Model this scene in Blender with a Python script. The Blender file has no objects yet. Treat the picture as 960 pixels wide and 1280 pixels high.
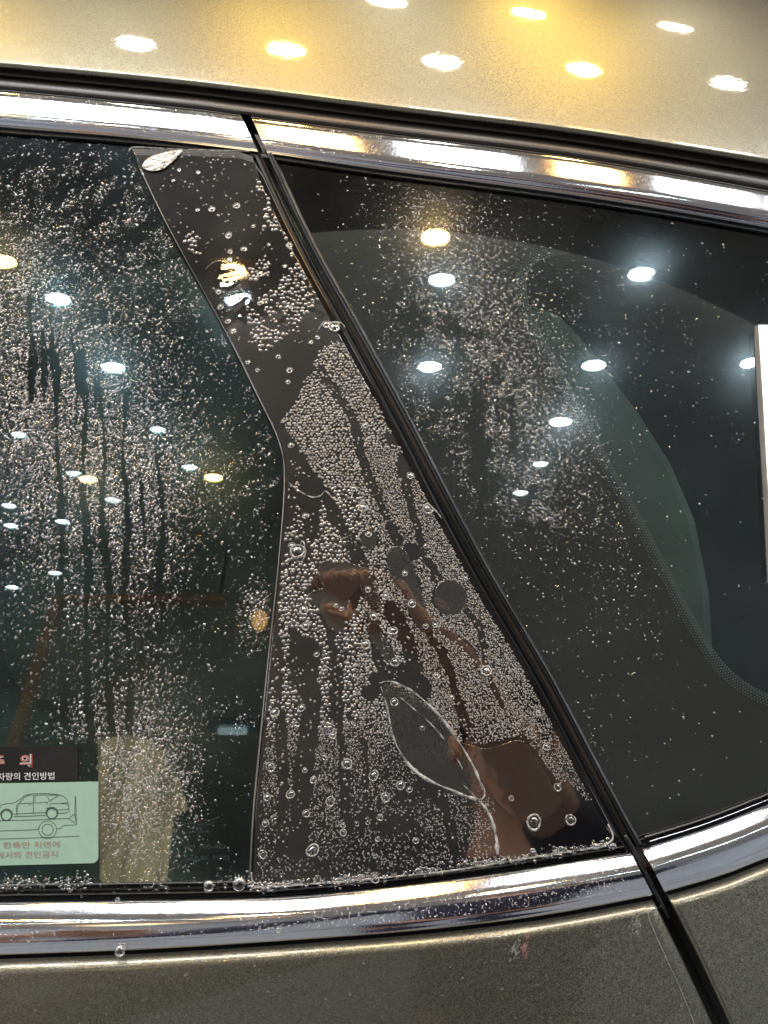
import bpy, bmesh, math, random
import numpy as np
from mathutils import Vector, Matrix
random.seed(7); rng = np.random.default_rng(7)
R = math.radians
scene = bpy.context.scene; col = scene.collection
# ------------------------------------------------------------------ camera, world, exposure
FPX = 640 / math.tan(R(28.5))                 # focal length in pixels of the 960 x 1280 photograph
CAM = np.array([0.0, -0.55, 1.30])
cd = bpy.data.cameras.new("camera"); cam = bpy.data.objects.new("camera", cd); col.objects.link(cam)
cam.location = CAM; cam.rotation_euler = (R(90), 0, 0)
cd.sensor_fit = 'VERTICAL'; cd.sensor_height = 24; cd.sensor_width = 18; cd.lens = 12 / math.tan(R(28.5))
cd.clip_start = 0.01; cd.clip_end = 60
cd.dof.use_dof = False
scene.camera = cam
w = bpy.data.worlds.new("World"); scene.world = w; w.use_nodes = True
w.node_tree.nodes["Background"].inputs[0].default_value = (0.02, 0.022, 0.025, 1)
w.node_tree.nodes["Background"].inputs[1].default_value = 1.0
vs = scene.view_settings; vs.view_transform = 'Standard'; vs.look = 'None'; vs.exposure = 0.75; vs.gamma = 1
vs.use_curve_mapping = False
cy = scene.cycles
cy.max_bounces = 10; cy.glossy_bounces = 5; cy.transparent_max_bounces = 24; cy.transmission_bounces = 6
cy.diffuse_bounces = 3; cy.caustics_reflective = True; cy.caustics_refractive = False
cy.sample_clamp_indirect = 6; cy.use_denoising = True; cy.blur_glossy = 0.3
WHITE_E, WARM_E = 62.0, 58.0

# ------------------------------------------------------------------ geometry of the car side
TH = R(22)                                    # the side windows lean inward by 22 degrees
N = np.array([0, -math.cos(TH), math.sin(TH)])
UP = np.array([0, math.sin(TH), math.cos(TH)])
ORG = np.array([0, 0, 1.30])
def G(px, py, d=0.0):
    """point of the plane parallel to the side windows, d metres outside them"""
    px = np.asarray(px, float); py = np.asarray(py, float); d = np.asarray(d, float)
    px, py, d = np.broadcast_arrays(px, py, d)
    v = np.stack([(px - 480) / FPX, np.ones_like(px), -(py - 640) / FPX], -1)
    t = (d - (CAM - ORG) @ N) / (v @ N)
    return CAM + t[..., None] * v
def PR(p):
    p = np.asarray(p, float) - CAM
    return 480 + FPX * p[..., 0] / p[..., 1], 640 - FPX * p[..., 2] / p[..., 1]
MM = 0.001
def curve(pts):
    xs = [p[0] for p in pts]; ys = [p[1] for p in pts]
    def f(x):
        x = np.asarray(x, float)
        y = np.interp(x, xs, ys)
        lo = ys[0] + (x - xs[0]) * (ys[1] - ys[0]) / (xs[1] - xs[0])
        hi = ys[-1] + (x - xs[-1]) * (ys[-1] - ys[-2]) / (xs[-1] - xs[-2])
        return np.where(x < xs[0], lo, np.where(x > xs[-1], hi, y))
    return f
def smoothcurve(pts):
    """Catmull-Rom through the points, as a dense table"""
    d = spline(pts, 12); return curve(d)
def spline(pts, n=8, closed=False):
    P = [np.array(p, float) for p in pts]; out = []
    m = len(P)
    rngk = range(m) if closed else range(m - 1)
    for i in rngk:
        if closed: a, b, c, e = P[(i-1) % m], P[i], P[(i+1) % m], P[(i+2) % m]
        else: a = P[i-1] if i > 0 else 2*P[0]-P[1]; b, c = P[i], P[i+1]; e = P[i+2] if i+2 < m else 2*P[-1]-P[-2]
        for k in range(n):
            t = k / n
            out.append(0.5 * ((2*b) + (-a+c)*t + (2*a-5*b+4*c-e)*t*t + (-a+3*b-3*c+e)*t**3))
    if not closed: out.append(P[-1])
    return [tuple(o) for o in out]

roof_edge  = smoothcurve([(-400, 52), (-200, 66), (0, 84), (240, 107), (480, 137), (720, 167), (960, 205), (1200, 246), (1400, 284)])
uc_top     = smoothcurve([(-400, 82), (-200, 95), (0, 110), (240, 134), (300, 142), (480, 165), (720, 195), (960, 236), (1200, 280), (1400, 320)])
uc_bot     = smoothcurve([(-400, 125), (-200, 141), (0, 160), (160, 173), (315, 190), (480, 214), (720, 246), (960, 286), (1200, 332), (1400, 374)])
lc_top     = smoothcurve([(-400, 1128), (-200, 1128), (0, 1125), (160, 1123), (340, 1119), (480, 1107), (600, 1092), (700, 1077), (787, 1063)])
lc_bot     = smoothcurve([(-400, 1206), (-200, 1202), (0, 1194), (160, 1188), (300, 1180), (480, 1167), (600, 1155), (700, 1141), (818, 1119)])
rc_top     = smoothcurve([(790, 1063), (803, 1058), (880, 1034), (960, 1003), (1100, 945), (1300, 850)])
rc_bot     = smoothcurve([(818, 1120), (835, 1114), (900, 1095), (960, 1072), (1100, 1020), (1300, 930)])
gap_pts = [(270, 70), (290, 108), (310, 150), (333, 200), (385, 310), (443, 415), (500, 520), (557, 630), (607, 723), (680, 848), (740, 962), (776, 1030),
           (797, 1067), (827, 1125), (862, 1195), (890, 1255), (914, 1310), (960, 1430), (1010, 1580)]
gap_path = spline(gap_pts, 6)
gapx = curve([(p[1], p[0]) for p in gap_path])        # x of the door gap at a height in the picture

# ------------------------------------------------------------------ helpers
def props(o, label=None, cat=None, group=None, kind=None):
    for k, v in (("label", label), ("category", cat), ("group", group), ("kind", kind)):
        if v: o[k] = v
    return o
def link(name, me, mat, parent=None, smooth=True):
    o = bpy.data.objects.new(name, me); col.objects.link(o)
    if mat: me.materials.append(mat)
    if parent: o.parent = parent; o.matrix_parent_inverse = parent.matrix_world.inverted() if False else Matrix.Translation(-parent.location)
    if smooth and len(me.polygons):
        me.polygons.foreach_set("use_smooth", [True] * len(me.polygons))
    return o
def empty(name, loc):
    o = bpy.data.objects.new(name, None); col.objects.link(o); o.location = loc; o.empty_display_size = 0.02
    return o
def mesh(name, vs_, fs): 
    me = bpy.data.meshes.new(name); me.from_pydata([tuple(map(float, v)) for v in vs_], [], fs); me.update(); return me
def mesh_np(name, V, T):
    """fast triangle mesh"""
    me = bpy.data.meshes.new(name)
    me.vertices.add(len(V)); me.vertices.foreach_set("co", np.ascontiguousarray(V, np.float32).ravel())
    me.loops.add(T.size); me.loops.foreach_set("vertex_index", T.ravel().astype(np.int32))
    me.polygons.add(len(T)); me.polygons.foreach_set("loop_start", np.arange(0, T.size, 3, dtype=np.int32))
    me.update(calc_edges=True); return me
def fixn(me):
    bm = bmesh.new(); bm.from_mesh(me); bmesh.ops.recalc_face_normals(bm, faces=bm.faces); bm.to_mesh(me); bm.free()
def autosmooth(o, ang=40):
    me = o.data; bm = bmesh.new(); bm.from_mesh(me)
    for e in bm.edges:
        if len(e.link_faces) == 2 and e.calc_face_angle(0) > R(ang): e.smooth = False
    bm.to_mesh(me); bm.free()
def grid_mesh(name, P, closed=False, caps=True):
    """P[k][j]: rings along j, profile along k"""
    P = np.asarray(P); K, J = P.shape[:2]; V = P.reshape(-1, 3); F = []
    for k in range(K if closed else K - 1):
        k2 = (k + 1) % K
        for j in range(J - 1):
            F.append((k*J+j, k2*J+j, k2*J+j+1, k*J+j+1))
    if closed and caps:
        F.append(tuple(k*J for k in range(K))); F.append(tuple(k*J+J-1 for k in reversed(range(K))))
    me = mesh(name, V, F); fixn(me); return me
def strip(name, low, top, prof, xl, xr, mat, parent, n=90, ang=45):
    """bar between two picture-space rails; prof = [(t, d)], closed; xl/xr ends may lean with t"""
    P = []
    for t, d in prof:
        a = xl(t) if callable(xl) else xl; b = xr(t) if callable(xr) else xr
        xs = np.linspace(a, b, n)
        ys = low(xs) * (1 - t) + top(xs) * t
        P.append(G(xs, ys, d))
    me = grid_mesh(name, P, closed=True); o = link(name, me, mat, parent); autosmooth(o, ang); return o
def sweep(name, rail, d0, prof, xl, xr, mat, parent, n=110, ang=50, edge=0):
    """skin hanging from a rail; prof = [(dy, dz)] in metres; ends follow xl(py), xr(py)"""
    P = []
    u = np.linspace(0, 1, n)
    for dy, dz in prof:
        px = xl(0*u + 600) * (1-u) + xr(0*u + 600) * u
        for _ in range(6):
            q = G(px, rail(px), d0) + np.array([0, dy, dz])
            qx, qy = PR(q)
            want = xl(qy) * (1-u) + xr(qy) * u
            px = px + (want - qx)
        P.append(G(px, rail(px), d0) + np.array([0, dy, dz]))
    P = np.array(P)
    if edge:
        e_ = P[:, -1 if edge > 0 else 0]; ex = [e_ + np.array([edge*.0004, .0003, 0]), e_ + np.array([edge*.0010, .0010, 0]), e_ + np.array([edge*.0012, .0022, 0]), e_ + np.array([edge*.0010, .010, 0])]
        P = np.concatenate([P] + [q[:, None] for q in ex], 1) if edge > 0 else np.concatenate([q[:, None] for q in reversed(ex)] + [P], 1)
    me = grid_mesh(name, P); o = link(name, me, mat, parent); autosmooth(o, ang); return o
def ribbon(name, path, prof, mat, parent, closed=False, ang=45):
    """profile [(w px, d m)] run along a picture-space path"""
    p = np.array(path); t = np.gradient(p, axis=0); t /= np.linalg.norm(t, axis=1)[:, None]
    nn = np.stack([-t[:, 1], t[:, 0]], 1)
    P = [G(p[:, 0] + nn[:, 0]*w_, p[:, 1] + nn[:, 1]*w_, d) for w_, d in prof]
    me = grid_mesh(name, P, closed=closed); o = link(name, me, mat, parent); autosmooth(o, ang); return o
def tube(name, path, r, mat, parent, seg=8, taper=None):
    """round ridge lying along a list of world points"""
    p = np.array(path, float); n_ = len(p); t = np.gradient(p, axis=0); t /= np.linalg.norm(t, axis=1)[:, None]
    a = np.cross(t, N); a /= np.linalg.norm(a, axis=1)[:, None]; b = np.cross(a, t)
    rr = np.full(n_, r) if taper is None else r * np.array([taper(i/(n_-1)) for i in range(n_)])
    P = [p + (a*math.cos(2*math.pi*k/seg) + b*math.sin(2*math.pi*k/seg)) * rr[:, None] for k in range(seg)]
    me = grid_mesh(name, P, closed=True); return link(name, me, mat, parent)
def plate(name, outline, d0, d1, mat, parent, bevel=0.0, seg=3):
    """slab cut to a picture-space outline, front at d1, back at d0"""
    o2 = np.array(outline); A = G(o2[:, 0], o2[:, 1], d1); B = G(o2[:, 0], o2[:, 1], d0); n_ = len(o2)
    bm = bmesh.new()
    va = [bm.verts.new(v) for v in A]; vb = [bm.verts.new(v) for v in B]
    f = bm.faces.new(va); g = bm.faces.new(list(reversed(vb)))
    for i in range(n_): bm.faces.new((va[i], vb[i], vb[(i+1) % n_], va[(i+1) % n_]))
    bmesh.ops.recalc_face_normals(bm, faces=bm.faces)
    if bevel: bmesh.ops.bevel(bm, geom=list(f.edges), offset=bevel, segments=seg, profile=0.5, affect='EDGES')
    bmesh.ops.triangulate(bm, faces=[q for q in bm.faces if len(q.verts) > 4])
    me = bpy.data.meshes.new(name); bm.to_mesh(me); bm.free()
    o = link(name, me, mat, parent); autosmooth(o, 35)
    for p_ in me.polygons:                                # the flat faces stay flat, only the rounded rim is smooth
        if abs(p_.normal.dot(Vector(N))) > .9995: p_.use_smooth = False
    return o
def box(name, lo, hi, mat, parent=None, bev=0.0):
    bm = bmesh.new(); bmesh.ops.create_cube(bm, size=1)
    for v in bm.verts: v.co = Vector([lo[i] + (v.co[i] + .5) * (hi[i] - lo[i]) for i in range(3)])
    if bev: bmesh.ops.bevel(bm, geom=list(bm.edges), offset=bev, segments=2, affect='EDGES')
    me = bpy.data.meshes.new(name); bm.to_mesh(me); bm.free(); o = link(name, me, mat, parent, smooth=False); return o

# ------------------------------------------------------------------ materials
def mat(name):
    m = bpy.data.materials.new(name); m.use_nodes = True; nt = m.node_tree
    for n_ in list(nt.nodes): nt.nodes.remove(n_)
    out = nt.nodes.new("ShaderNodeOutputMaterial"); return m, nt, out
def nd(nt, kind, **kw):
    n_ = nt.nodes.new(kind)
    for k, v in kw.items():
        if k.startswith("_"): setattr(n_, k[1:], v)
        else: n_.inputs[k.replace("_", " ")].default_value = v
    return n_
def objco(nt): return nt.nodes.new("ShaderNodeTexCoord").outputs["Object"]
def pbr(name, c, rough=0.5, metal=0.0, noise=None, bump=None, coat=0, spec=0.5, **kw):
    m, nt, out = mat(name); b = nd(nt, "ShaderNodeBsdfPrincipled", Roughness=rough, Metallic=metal)
    b.inputs["Base Color"].default_value = (*c, 1); b.inputs["Specular IOR Level"].default_value = spec
    b.inputs["Coat Weight"].default_value = coat; b.inputs["Coat Roughness"].default_value = kw.get("coat_rough", 0.03)
    if "ior" in kw: b.inputs["IOR"].default_value = kw["ior"]
    L = nt.links
    if noise:
        sc, amt = noise
        n_ = nd(nt, "ShaderNodeTexNoise", Scale=sc, Detail=6.0); L.new(objco(nt), n_.inputs["Vector"])
        r = nd(nt, "ShaderNodeMapRange"); L.new(n_.outputs[0], r.inputs[0])
        r.inputs[1].default_value = .3; r.inputs[2].default_value = .7
        r.inputs[3].default_value = 1 - amt; r.inputs[4].default_value = 1 + amt
        mx = nd(nt, "ShaderNodeVectorMath", _operation='SCALE'); mx.inputs[0].default_value = c
        L.new(r.outputs[0], mx.inputs["Scale"]); L.new(mx.outputs[0], b.inputs["Base Color"])
        rr = nd(nt, "ShaderNodeMapRange"); L.new(n_.outputs[0], rr.inputs[0])
        rr.inputs[3].default_value = max(0, rough - .12 * min(1, rough*3)); rr.inputs[4].default_value = rough + .12 * min(1, rough*3)
        L.new(rr.outputs[0], b.inputs["Roughness"])
    if bump:
        sc, dist = bump
        n2 = nd(nt, "ShaderNodeTexNoise", Scale=sc, Detail=4.0); L.new(objco(nt), n2.inputs["Vector"])
        bp = nd(nt, "ShaderNodeBump", Distance=dist); bp.inputs["Strength"].default_value = 1
        L.new(n2.outputs[0], bp.inputs["Height"]); L.new(bp.outputs[0], b.inputs["Normal"])
    L.new(b.outputs[0], out.inputs[0]); return m
def emit(name, c, s):
    m, nt, out = mat(name); e = nd(nt, "ShaderNodeEmission", Strength=s); e.inputs[0].default_value = (*c, 1)
    nt.links.new(e.outputs[0], out.inputs[0]); return m
def paint_mat():
    m, nt, out = mat("metallic_flake_paint"); L = nt.links
    b = nd(nt, "ShaderNodeBsdfPrincipled", Roughness=0.36, Metallic=0.92)
    b.inputs["Coat Weight"].default_value = 1; b.inputs["Coat Roughness"].default_value = 0.035; b.inputs["Coat IOR"].default_value = 1.55
    co = objco(nt)
    v = nd(nt, "ShaderNodeTexVoronoi", Scale=2100.0); L.new(co, v.inputs["Vector"])
    sep = nd(nt, "ShaderNodeSeparateColor"); L.new(v.outputs["Color"], sep.inputs[0])
    r = nd(nt, "ShaderNodeMapRange"); L.new(sep.outputs[0], r.inputs[0])
    r.inputs[3].default_value = 0.62; r.inputs[4].default_value = 1.45
    # gold and olive flakes side by side
    mixc = nd(nt, "ShaderNodeMix", _data_type='RGBA'); L.new(sep.outputs[1], mixc.inputs[0])
    mixc.inputs[6].default_value = (0.225, 0.23, 0.20, 1); mixc.inputs[7].default_value = (0.31, 0.28, 0.19, 1)
    sc = nd(nt, "ShaderNodeVectorMath", _operation='SCALE'); L.new(mixc.outputs[2], sc.inputs[0]); L.new(r.outputs[0], sc.inputs["Scale"])
    L.new(sc.outputs[0], b.inputs["Base Color"])
    # each flake lies a little differently under the clear coat
    off = nd(nt, "ShaderNodeVectorMath", _operation='SUBTRACT'); L.new(v.outputs["Color"], off.inputs[0]); off.inputs[1].default_value = (.5, .5, .5)
    s2 = nd(nt, "ShaderNodeVectorMath", _operation='SCALE'); L.new(off.outputs[0], s2.inputs[0]); s2.inputs["Scale"].default_value = 0.155
    geo = nt.nodes.new("ShaderNodeNewGeometry")
    ad = nd(nt, "ShaderNodeVectorMath", _operation='ADD'); L.new(geo.outputs["Normal"], ad.inputs[0]); L.new(s2.outputs[0], ad.inputs[1])
    nn = nd(nt, "ShaderNodeVectorMath", _operation='NORMALIZE'); L.new(ad.outputs[0], nn.inputs[0]); L.new(nn.outputs[0], b.inputs["Normal"])
    n3 = nd(nt, "ShaderNodeTexNoise", Scale=160.0, Detail=3.0); L.new(co, n3.inputs["Vector"])
    bp = nd(nt, "ShaderNodeBump", Distance=0.00004); L.new(n3.outputs[0], bp.inputs["Height"]); L.new(bp.outputs[0], b.inputs["Coat Normal"])
    L.new(b.outputs[0], out.inputs[0]); return m
def wet_film_mat(name, tint, wav, haze, hrough, f0=1.5, scale=42.0, gr=.012):
    """clear sheet: see-through tint under a Fresnel reflection, faintly wavy, with a soft haze lobe from fine mist"""
    m, nt, out = mat(name); L = nt.links
    tr = nd(nt, "ShaderNodeBsdfTransparent"); tr.inputs[0].default_value = (*tint, 1)
    gl = nd(nt, "ShaderNodeBsdfGlossy", Roughness=gr); gl.inputs[0].default_value = (1, 1, 1, 1)
    gh = nd(nt, "ShaderNodeBsdfGlossy", Roughness=hrough); gh.inputs[0].default_value = (.62, .90, 1, 1) if haze > .025 else (.85, .93, 1, 1) if haze > .015 else (1, 1, 1, 1)
    fr = nd(nt, "ShaderNodeFresnel", IOR=f0)
    co = objco(nt)
    if wav:
        n1 = nd(nt, "ShaderNodeTexNoise", Scale=scale, Detail=2.5, Distortion=1.2); L.new(co, n1.inputs["Vector"])
        bp = nd(nt, "ShaderNodeBump", Distance=wav); L.new(n1.outputs[0], bp.inputs["Height"])
        for q in (gl, fr, gh): L.new(bp.outputs[0], q.inputs["Normal"])
    m1 = nd(nt, "ShaderNodeMixShader"); L.new(fr.outputs[0], m1.inputs[0]); L.new(tr.outputs[0], m1.inputs[1]); L.new(gl.outputs[0], m1.inputs[2])
    m2 = nd(nt, "ShaderNodeMixShader"); m2.inputs[0].default_value = haze
    if haze:
        n4 = nd(nt, "ShaderNodeTexNoise", Scale=16.0, Detail=5.0); L.new(co, n4.inputs["Vector"])
        r4 = nd(nt, "ShaderNodeMapRange"); L.new(n4.outputs[0], r4.inputs[0]); r4.inputs[1].default_value = .35; r4.inputs[2].default_value = .7
        r4.inputs[3].default_value = haze * .25; r4.inputs[4].default_value = haze * 1.8; L.new(r4.outputs[0], m2.inputs[0])
    L.new(m1.outputs[0], m2.inputs[1]); L.new(gh.outputs[0], m2.inputs[2])
    L.new(m2.outputs[0], out.inputs[0]); return m
def drop_mat(name, rough, base, white, rim=0.5):
    """water or air lens: clear in the middle, bright towards its rim"""
    m, nt, out = mat(name); L = nt.links
    tr = nd(nt, "ShaderNodeBsdfTransparent"); tr.inputs[0].default_value = (.93, .93, .93, 1)
    gl = nd(nt, "ShaderNodeBsdfGlossy", Roughness=rough); gl.inputs[0].default_value = (*white, 1)
    lw = nd(nt, "ShaderNodeLayerWeight", Blend=0.5)
    r = nd(nt, "ShaderNodeMapRange"); L.new(lw.outputs["Facing"], r.inputs[0])
    r.inputs[1].default_value = .0; r.inputs[2].default_value = .8; r.inputs[3].default_value = base; r.inputs[4].default_value = rim
    mx = nd(nt, "ShaderNodeMixShader"); L.new(r.outputs[0], mx.inputs[0]); L.new(tr.outputs[0], mx.inputs[1]); L.new(gl.outputs[0], mx.inputs[2])
    L.new(mx.outputs[0], out.inputs[0]); return m

M = {}
M['paint'] = paint_mat()
M['chrome'] = pbr("bright_chrome", (.84, .84, .88), .075, 1.0, noise=(300, .04), bump=(900, .00002))
M['rubber'] = pbr("black_rubber", (.016, .015, .016), .30, spec=.6, noise=(60, .2))
M['mould'] = pbr('dark_roof_moulding', (.060, .052, .045), .33, spec=.6, noise=(40, .2))
M['matt'] = pbr("matt_black_gap", (.006, .006, .008), .7)
M['gloss'] = pbr("piano_black_pillar", (.010, .009, .009), .05, spec=.7, noise=(60, .2))
M['sealmetal'] = pbr("grey_window_lip", (.20, .205, .21), .30, .8, noise=(30, .2))
M['frit'] = pbr("ceramic_frit", (.24, .195, .165), .5, spec=.5, noise=(900, .12))
M['fritdot'] = pbr("frit_dots", (.8, .85, .82), .5)
M['glass'] = wet_film_mat("tinted_window_glass", (.50, .64, .61), 0.0, .030, .15, 1.6)
M['glassq'] = wet_film_mat("tinted_quarter_glass", (.80, .85, .84), 0.0, .024, .13, 1.6)
M['film'] = wet_film_mat("clear_wet_film", (.97, .965, .96), 0.00006, .012, .3, 1.78, scale=22.0, gr=.03)
M['pool'] = wet_film_mat("smooth_liquid", (.97, .965, .96), 0.00026, .010, .3, 1.8, scale=34.0)
M['bubble'] = drop_mat("trapped_air", .24, .32, (.88, .84, .81), .78)
M['fine'] = drop_mat("fine_trapped_air", .38, .35, (.86, .81, .78), .60)
M['lens'] = drop_mat("large_air_bubble", .07, .06, (1, .99, .96), .95)
def rim_mat(name="bubble_rim_highlight", sc=700.0):  # pale patchy colour stands in for broken highlights on rims, creases and edges
    m, nt, out = mat(name); L = nt.links
    a = nd(nt, "ShaderNodeBsdfPrincipled", Roughness=.12); a.inputs["Base Color"].default_value = (.8, .78, .74, 1); t = nd(nt, "ShaderNodeBsdfTransparent")
    n_ = nd(nt, "ShaderNodeTexNoise", Scale=sc); L.new(nt.nodes.new("ShaderNodeNewGeometry").outputs["Position"], n_.inputs["Vector"]); r = nd(nt, "ShaderNodeMapRange"); L.new(n_.outputs[0], r.inputs[0])
    r.inputs[1].default_value = .35; r.inputs[2].default_value = .65; r.inputs[3].default_value = .15; r.inputs[4].default_value = .95
    mx = nd(nt, "ShaderNodeMixShader"); L.new(r.outputs[0], mx.inputs[0]); L.new(t.outputs[0], mx.inputs[1]); L.new(a.outputs[0], mx.inputs[2]); L.new(mx.outputs[0], out.inputs[0]); return m
M['rim'] = rim_mat()
M['crease'] = rim_mat('film_crease', 260.0)
M['drop'] = drop_mat("water_drop", .12, .14, (1, 1, 1), .75)

M['cabin'] = pbr("dark_cabin_lining", (.09, .15, .18), .8, noise=(8, .4))
M['innertrim'] = pbr("grey_green_inner_trim", (.44, .56, .50), .7, noise=(30, .12))
M['seat'] = pbr("dark_seat_leather", (.07, .11, .10), .5, noise=(60, .2), bump=(300, .0003))
M['mint'] = pbr("mint_printed_paper", (.44, .66, .52), .55, noise=(180, .04))
M['blackp'] = pbr("black_printed_label", (.012, .014, .016), .25, noise=(50, .2))
M['ink'] = pbr("dark_green_ink", (.035, .075, .06), .6)
M['redink'] = pbr("faded_red_ink", (.48, .26, .21), .6)
M['red'] = pbr("orange_red_ink", (.62, .10, .05), .5)
M['white'] = pbr("white_ink", (.8, .8, .78), .5)
M['etch'] = pbr("etched_glass_mark", (.03, .06, .065), .6)
M['paper'] = pbr("bright_white_paper", (.88, .87, .84), .6, noise=(20, .02))
M['paperedge'] = pbr("beige_card_edge", (.22, .20, .17), .6, noise=(90, .15))
M['wall'] = pbr("workshop_wall_paint", (.70, .74, .80), .7, noise=(3, .2))
M['ceil'] = pbr("ceiling_paint", (.70, .65, .58), .8, noise=(3, .15))
M['floor'] = pbr("workshop_floor_concrete", (.46, .49, .53), .35, noise=(4, .3), bump=(60, .001))
M['lampw'] = emit("cool_white_lamp", (.76, .93, 1.0), WHITE_E)
M['lampo'] = emit("warm_lamp", (1.0, .60, .20), WARM_E)
M['lampw2'] = emit('strong_cool_lamp', (1, .92, .76), 30)
M['lampo2'] = emit('strong_warm_lamp', (1.0, .66, .14), 100)
M['panelw'] = emit("white_light_panel", (.93, .96, 1.0), 7.5)
M['panelo'] = emit('warm_light_panel', (1.0, .56, .18), 12.0)
M['lampf'] = emit('dimmer_cool_lamp', (.80, .95, 1.0), 20.0)
M['panelfill'] = emit('fill_light_panel', (.95, .97, 1.0), 3.4)  # glow of the added fill panels
M['housing'] = pbr("lamp_housing", (.5, .5, .5), .4, .6)
M['skin'] = pbr("skin", (.72, .43, .32), .5, noise=(60, .08))
M['sleeve'] = pbr("navy_sweatshirt", (.045, .047, .085), .85, noise=(80, .2))
M['hair'] = pbr("black_hair", (.012, .010, .009), .5, noise=(300, .4))
M['orangem'] = pbr("orange_painted_steel", (.85, .40, .18), .5, noise=(30, .2))
M['beige'] = pbr("beige_painted_pillar", (.55, .42, .24), .6, noise=(10, .15))
M['palegrey'] = pbr("door_blotch", (.42, .43, .41), .6, noise=(300, .4))

# ------------------------------------------------------------------ the setting
room = box('floor', (-6, -6, -0.2), (6, 5, 0.0), M['floor']); props(room, kind='structure')
c_ = box('ceiling', (-6, -6, 3.0), (6, 5, 3.1), M['ceil']); props(c_, kind='structure')
for nm, lo, hi in (('back_wall', (-6, -4.3, 0), (6, -4.2, 3.0)), ('far_wall', (-6, 5, 0), (6, 5.1, 3.0)),
                   ('side_wall', (-6.1, -6, 0), (-6, 5, 3.0)), ('side_wall', (6, -6, 0), (6.1, 5, 3.0))):
    props(box(nm, lo, hi, M['wall']), kind='structure')

# ------------------------------------------------------------------ the car
car = empty('car', (0, 0.55, 0))
props(car, "dark gold metallic car seen close at its rear side windows with chrome trim", "car")
def arc_profile(segs):
    """[(angle from, angle to, length, steps)] -> offsets (dy, dz) going up"""
    y = z = 0.0; out = [(0, 0)]
    for a, b, ln, st in segs:
        for k in range(st):
            ph = R(a + (b - a) * (k + .5) / st); y += math.sin(ph) * ln / st; z += math.cos(ph) * ln / st
            out.append((y, z))
    return out
XL = lambda py: np.full_like(np.asarray(py, float), -420.0)
XR = lambda py: np.full_like(np.asarray(py, float), 1420.0)
# roof: rolled hem, then a skin that curves away over the cabin
prof = arc_profile([(-150, 33, .007, 10), (33, 36, .03, 8), (36, 43, .15, 30), (43, 50, .12, 12), (50, 84, .40, 30), (84, 90, .5, 6)])
sweep('roof_panel', roof_edge, 0.004, prof, XL, XR, M['paint'], car)
# dark moulding in the roof channel: two lips with a groove between
strip('roof_moulding', uc_top, roof_edge, [(0, -.012), (0, .001), (.12, .0026), (.3, .003), (.42, .001), (.5, -.003), (.58, -.003), (.62, .0), (.72, .0012), (.88, .001), (1.04, -.001), (1.04, -.012)],
      -420, 1420, M['mould'], car)
def arch(h, n=14, p=2.3, lo=-.008, skew=0.0, base=0.0):
    out = [(0, lo)]
    for k in range(n + 1):
        t = k / n; u = abs(2*t - 1); out.append((t, base + h * (1 - u**p) + skew * t))
    out.append((1, lo)); return out
gx = lambda off: (lambda low, top: (lambda t: float(gapx(low * (1-t) + top * t)) + off))
def bound(low, top, off):
    def f(t):
        x = 500.0
        for _ in range(12): x = float(gapx(float(low(x)) * (1-t) + float(top(x)) * t)) + off
        return x
    return f
up_prof = [(0, -.006), (0, .0030), (.03, .0042), (.07, .0046), (.12, .0050), (.18, .0062), (.24, .0072), (.30, .0078), (.38, .00785), (.46, .00765), (.55, .0073), (.65, .00690), (.75, .00650), (.84, .0060), (.90, .0053), (.95, .0040), (.985, .0020), (1, -.006)]
strip('chrome_strip', uc_bot, uc_top, up_prof, -420, bound(uc_bot, uc_top, -6), M['chrome'], car)
strip('chrome_strip', uc_bot, uc_top, up_prof, bound(uc_bot, uc_top, 5.5), 1420, M['chrome'], car)
lo_prof = [(0, -.006), (0, .0062), (.03, .0072), (.07, .0075), (.10, .0078), (.14, .0085), (.18, .0089), (.26, .0092), (.36, .0095), (.46, .0097), (.54, .0096), (.58, .0093), (.64, .0087), (.72, .00765), (.80, .0066), (.88, .0055), (.94, .0045), (.985, .0024), (1, -.006)]
strip('chrome_strip', lc_bot, lc_top, lo_prof, -420, bound(lc_bot, lc_top, -8), M['chrome'], car)
strip('chrome_strip', rc_bot, rc_top, lo_prof, bound(rc_bot, rc_top, 9), 1420, M['chrome'], car)
# window wiper seals above the lower chrome
def off(f, k): return lambda x: f(x) - k
seal_p = [(0, -.004), (0, .0012), (.12, .0022), (.25, .0016), (.34, .0002), (.42, .0002), (.5, .0018), (.66, .0026), (.8, .0016), (.92, .0022), (1, .0016), (1, -.004)]
strip('window_seal', off(lc_top, 0), off(lc_top, 20), seal_p, -420, 306, M['rubber'], car)
strip('window_seal', off(lc_top, 0), off(lc_top, 11), seal_p, 300, bound(lc_top, off(lc_top, 12), -9), M['rubber'], car)
strip('window_seal', off(rc_top, 0), off(rc_top, 15), seal_p, bound(rc_top, off(rc_top, 15), 9), 1420, M['rubber'], car)
for lo_, hi_, a, b in ((off(lc_top, 17), off(lc_top, 19.5), -420, 305), (off(lc_top, 5), off(lc_top, 7), -420, 780)):
    strip('seal_lip', lo_, hi_, [(0, .001), (0, .0032), (.5, .0038), (1, .0032), (1, .001)], a, b, M['sealmetal'], car)
strip('seal_lip', off(rc_top, 9), off(rc_top, 12), [(0, .001), (0, .0034), (.5, .004), (1, .0034), (1, .001)], 806, 1420, M['sealmetal'], car)
strip('seal_lip', off(rc_top, 2.5), off(rc_top, 5), [(0, .001), (0, .0034), (.5, .004), (1, .0034), (1, .001)], 812, 1420, M['chrome'], car)
strip('window_seal', lambda x: uc_bot(x) + 7, lambda x: uc_bot(x) + 0, [(0, -.003), (0, .0004), (.3, .0022), (.7, .0024), (1, .002), (1, -.003)], -420, 1420, M['rubber'], car)
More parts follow.
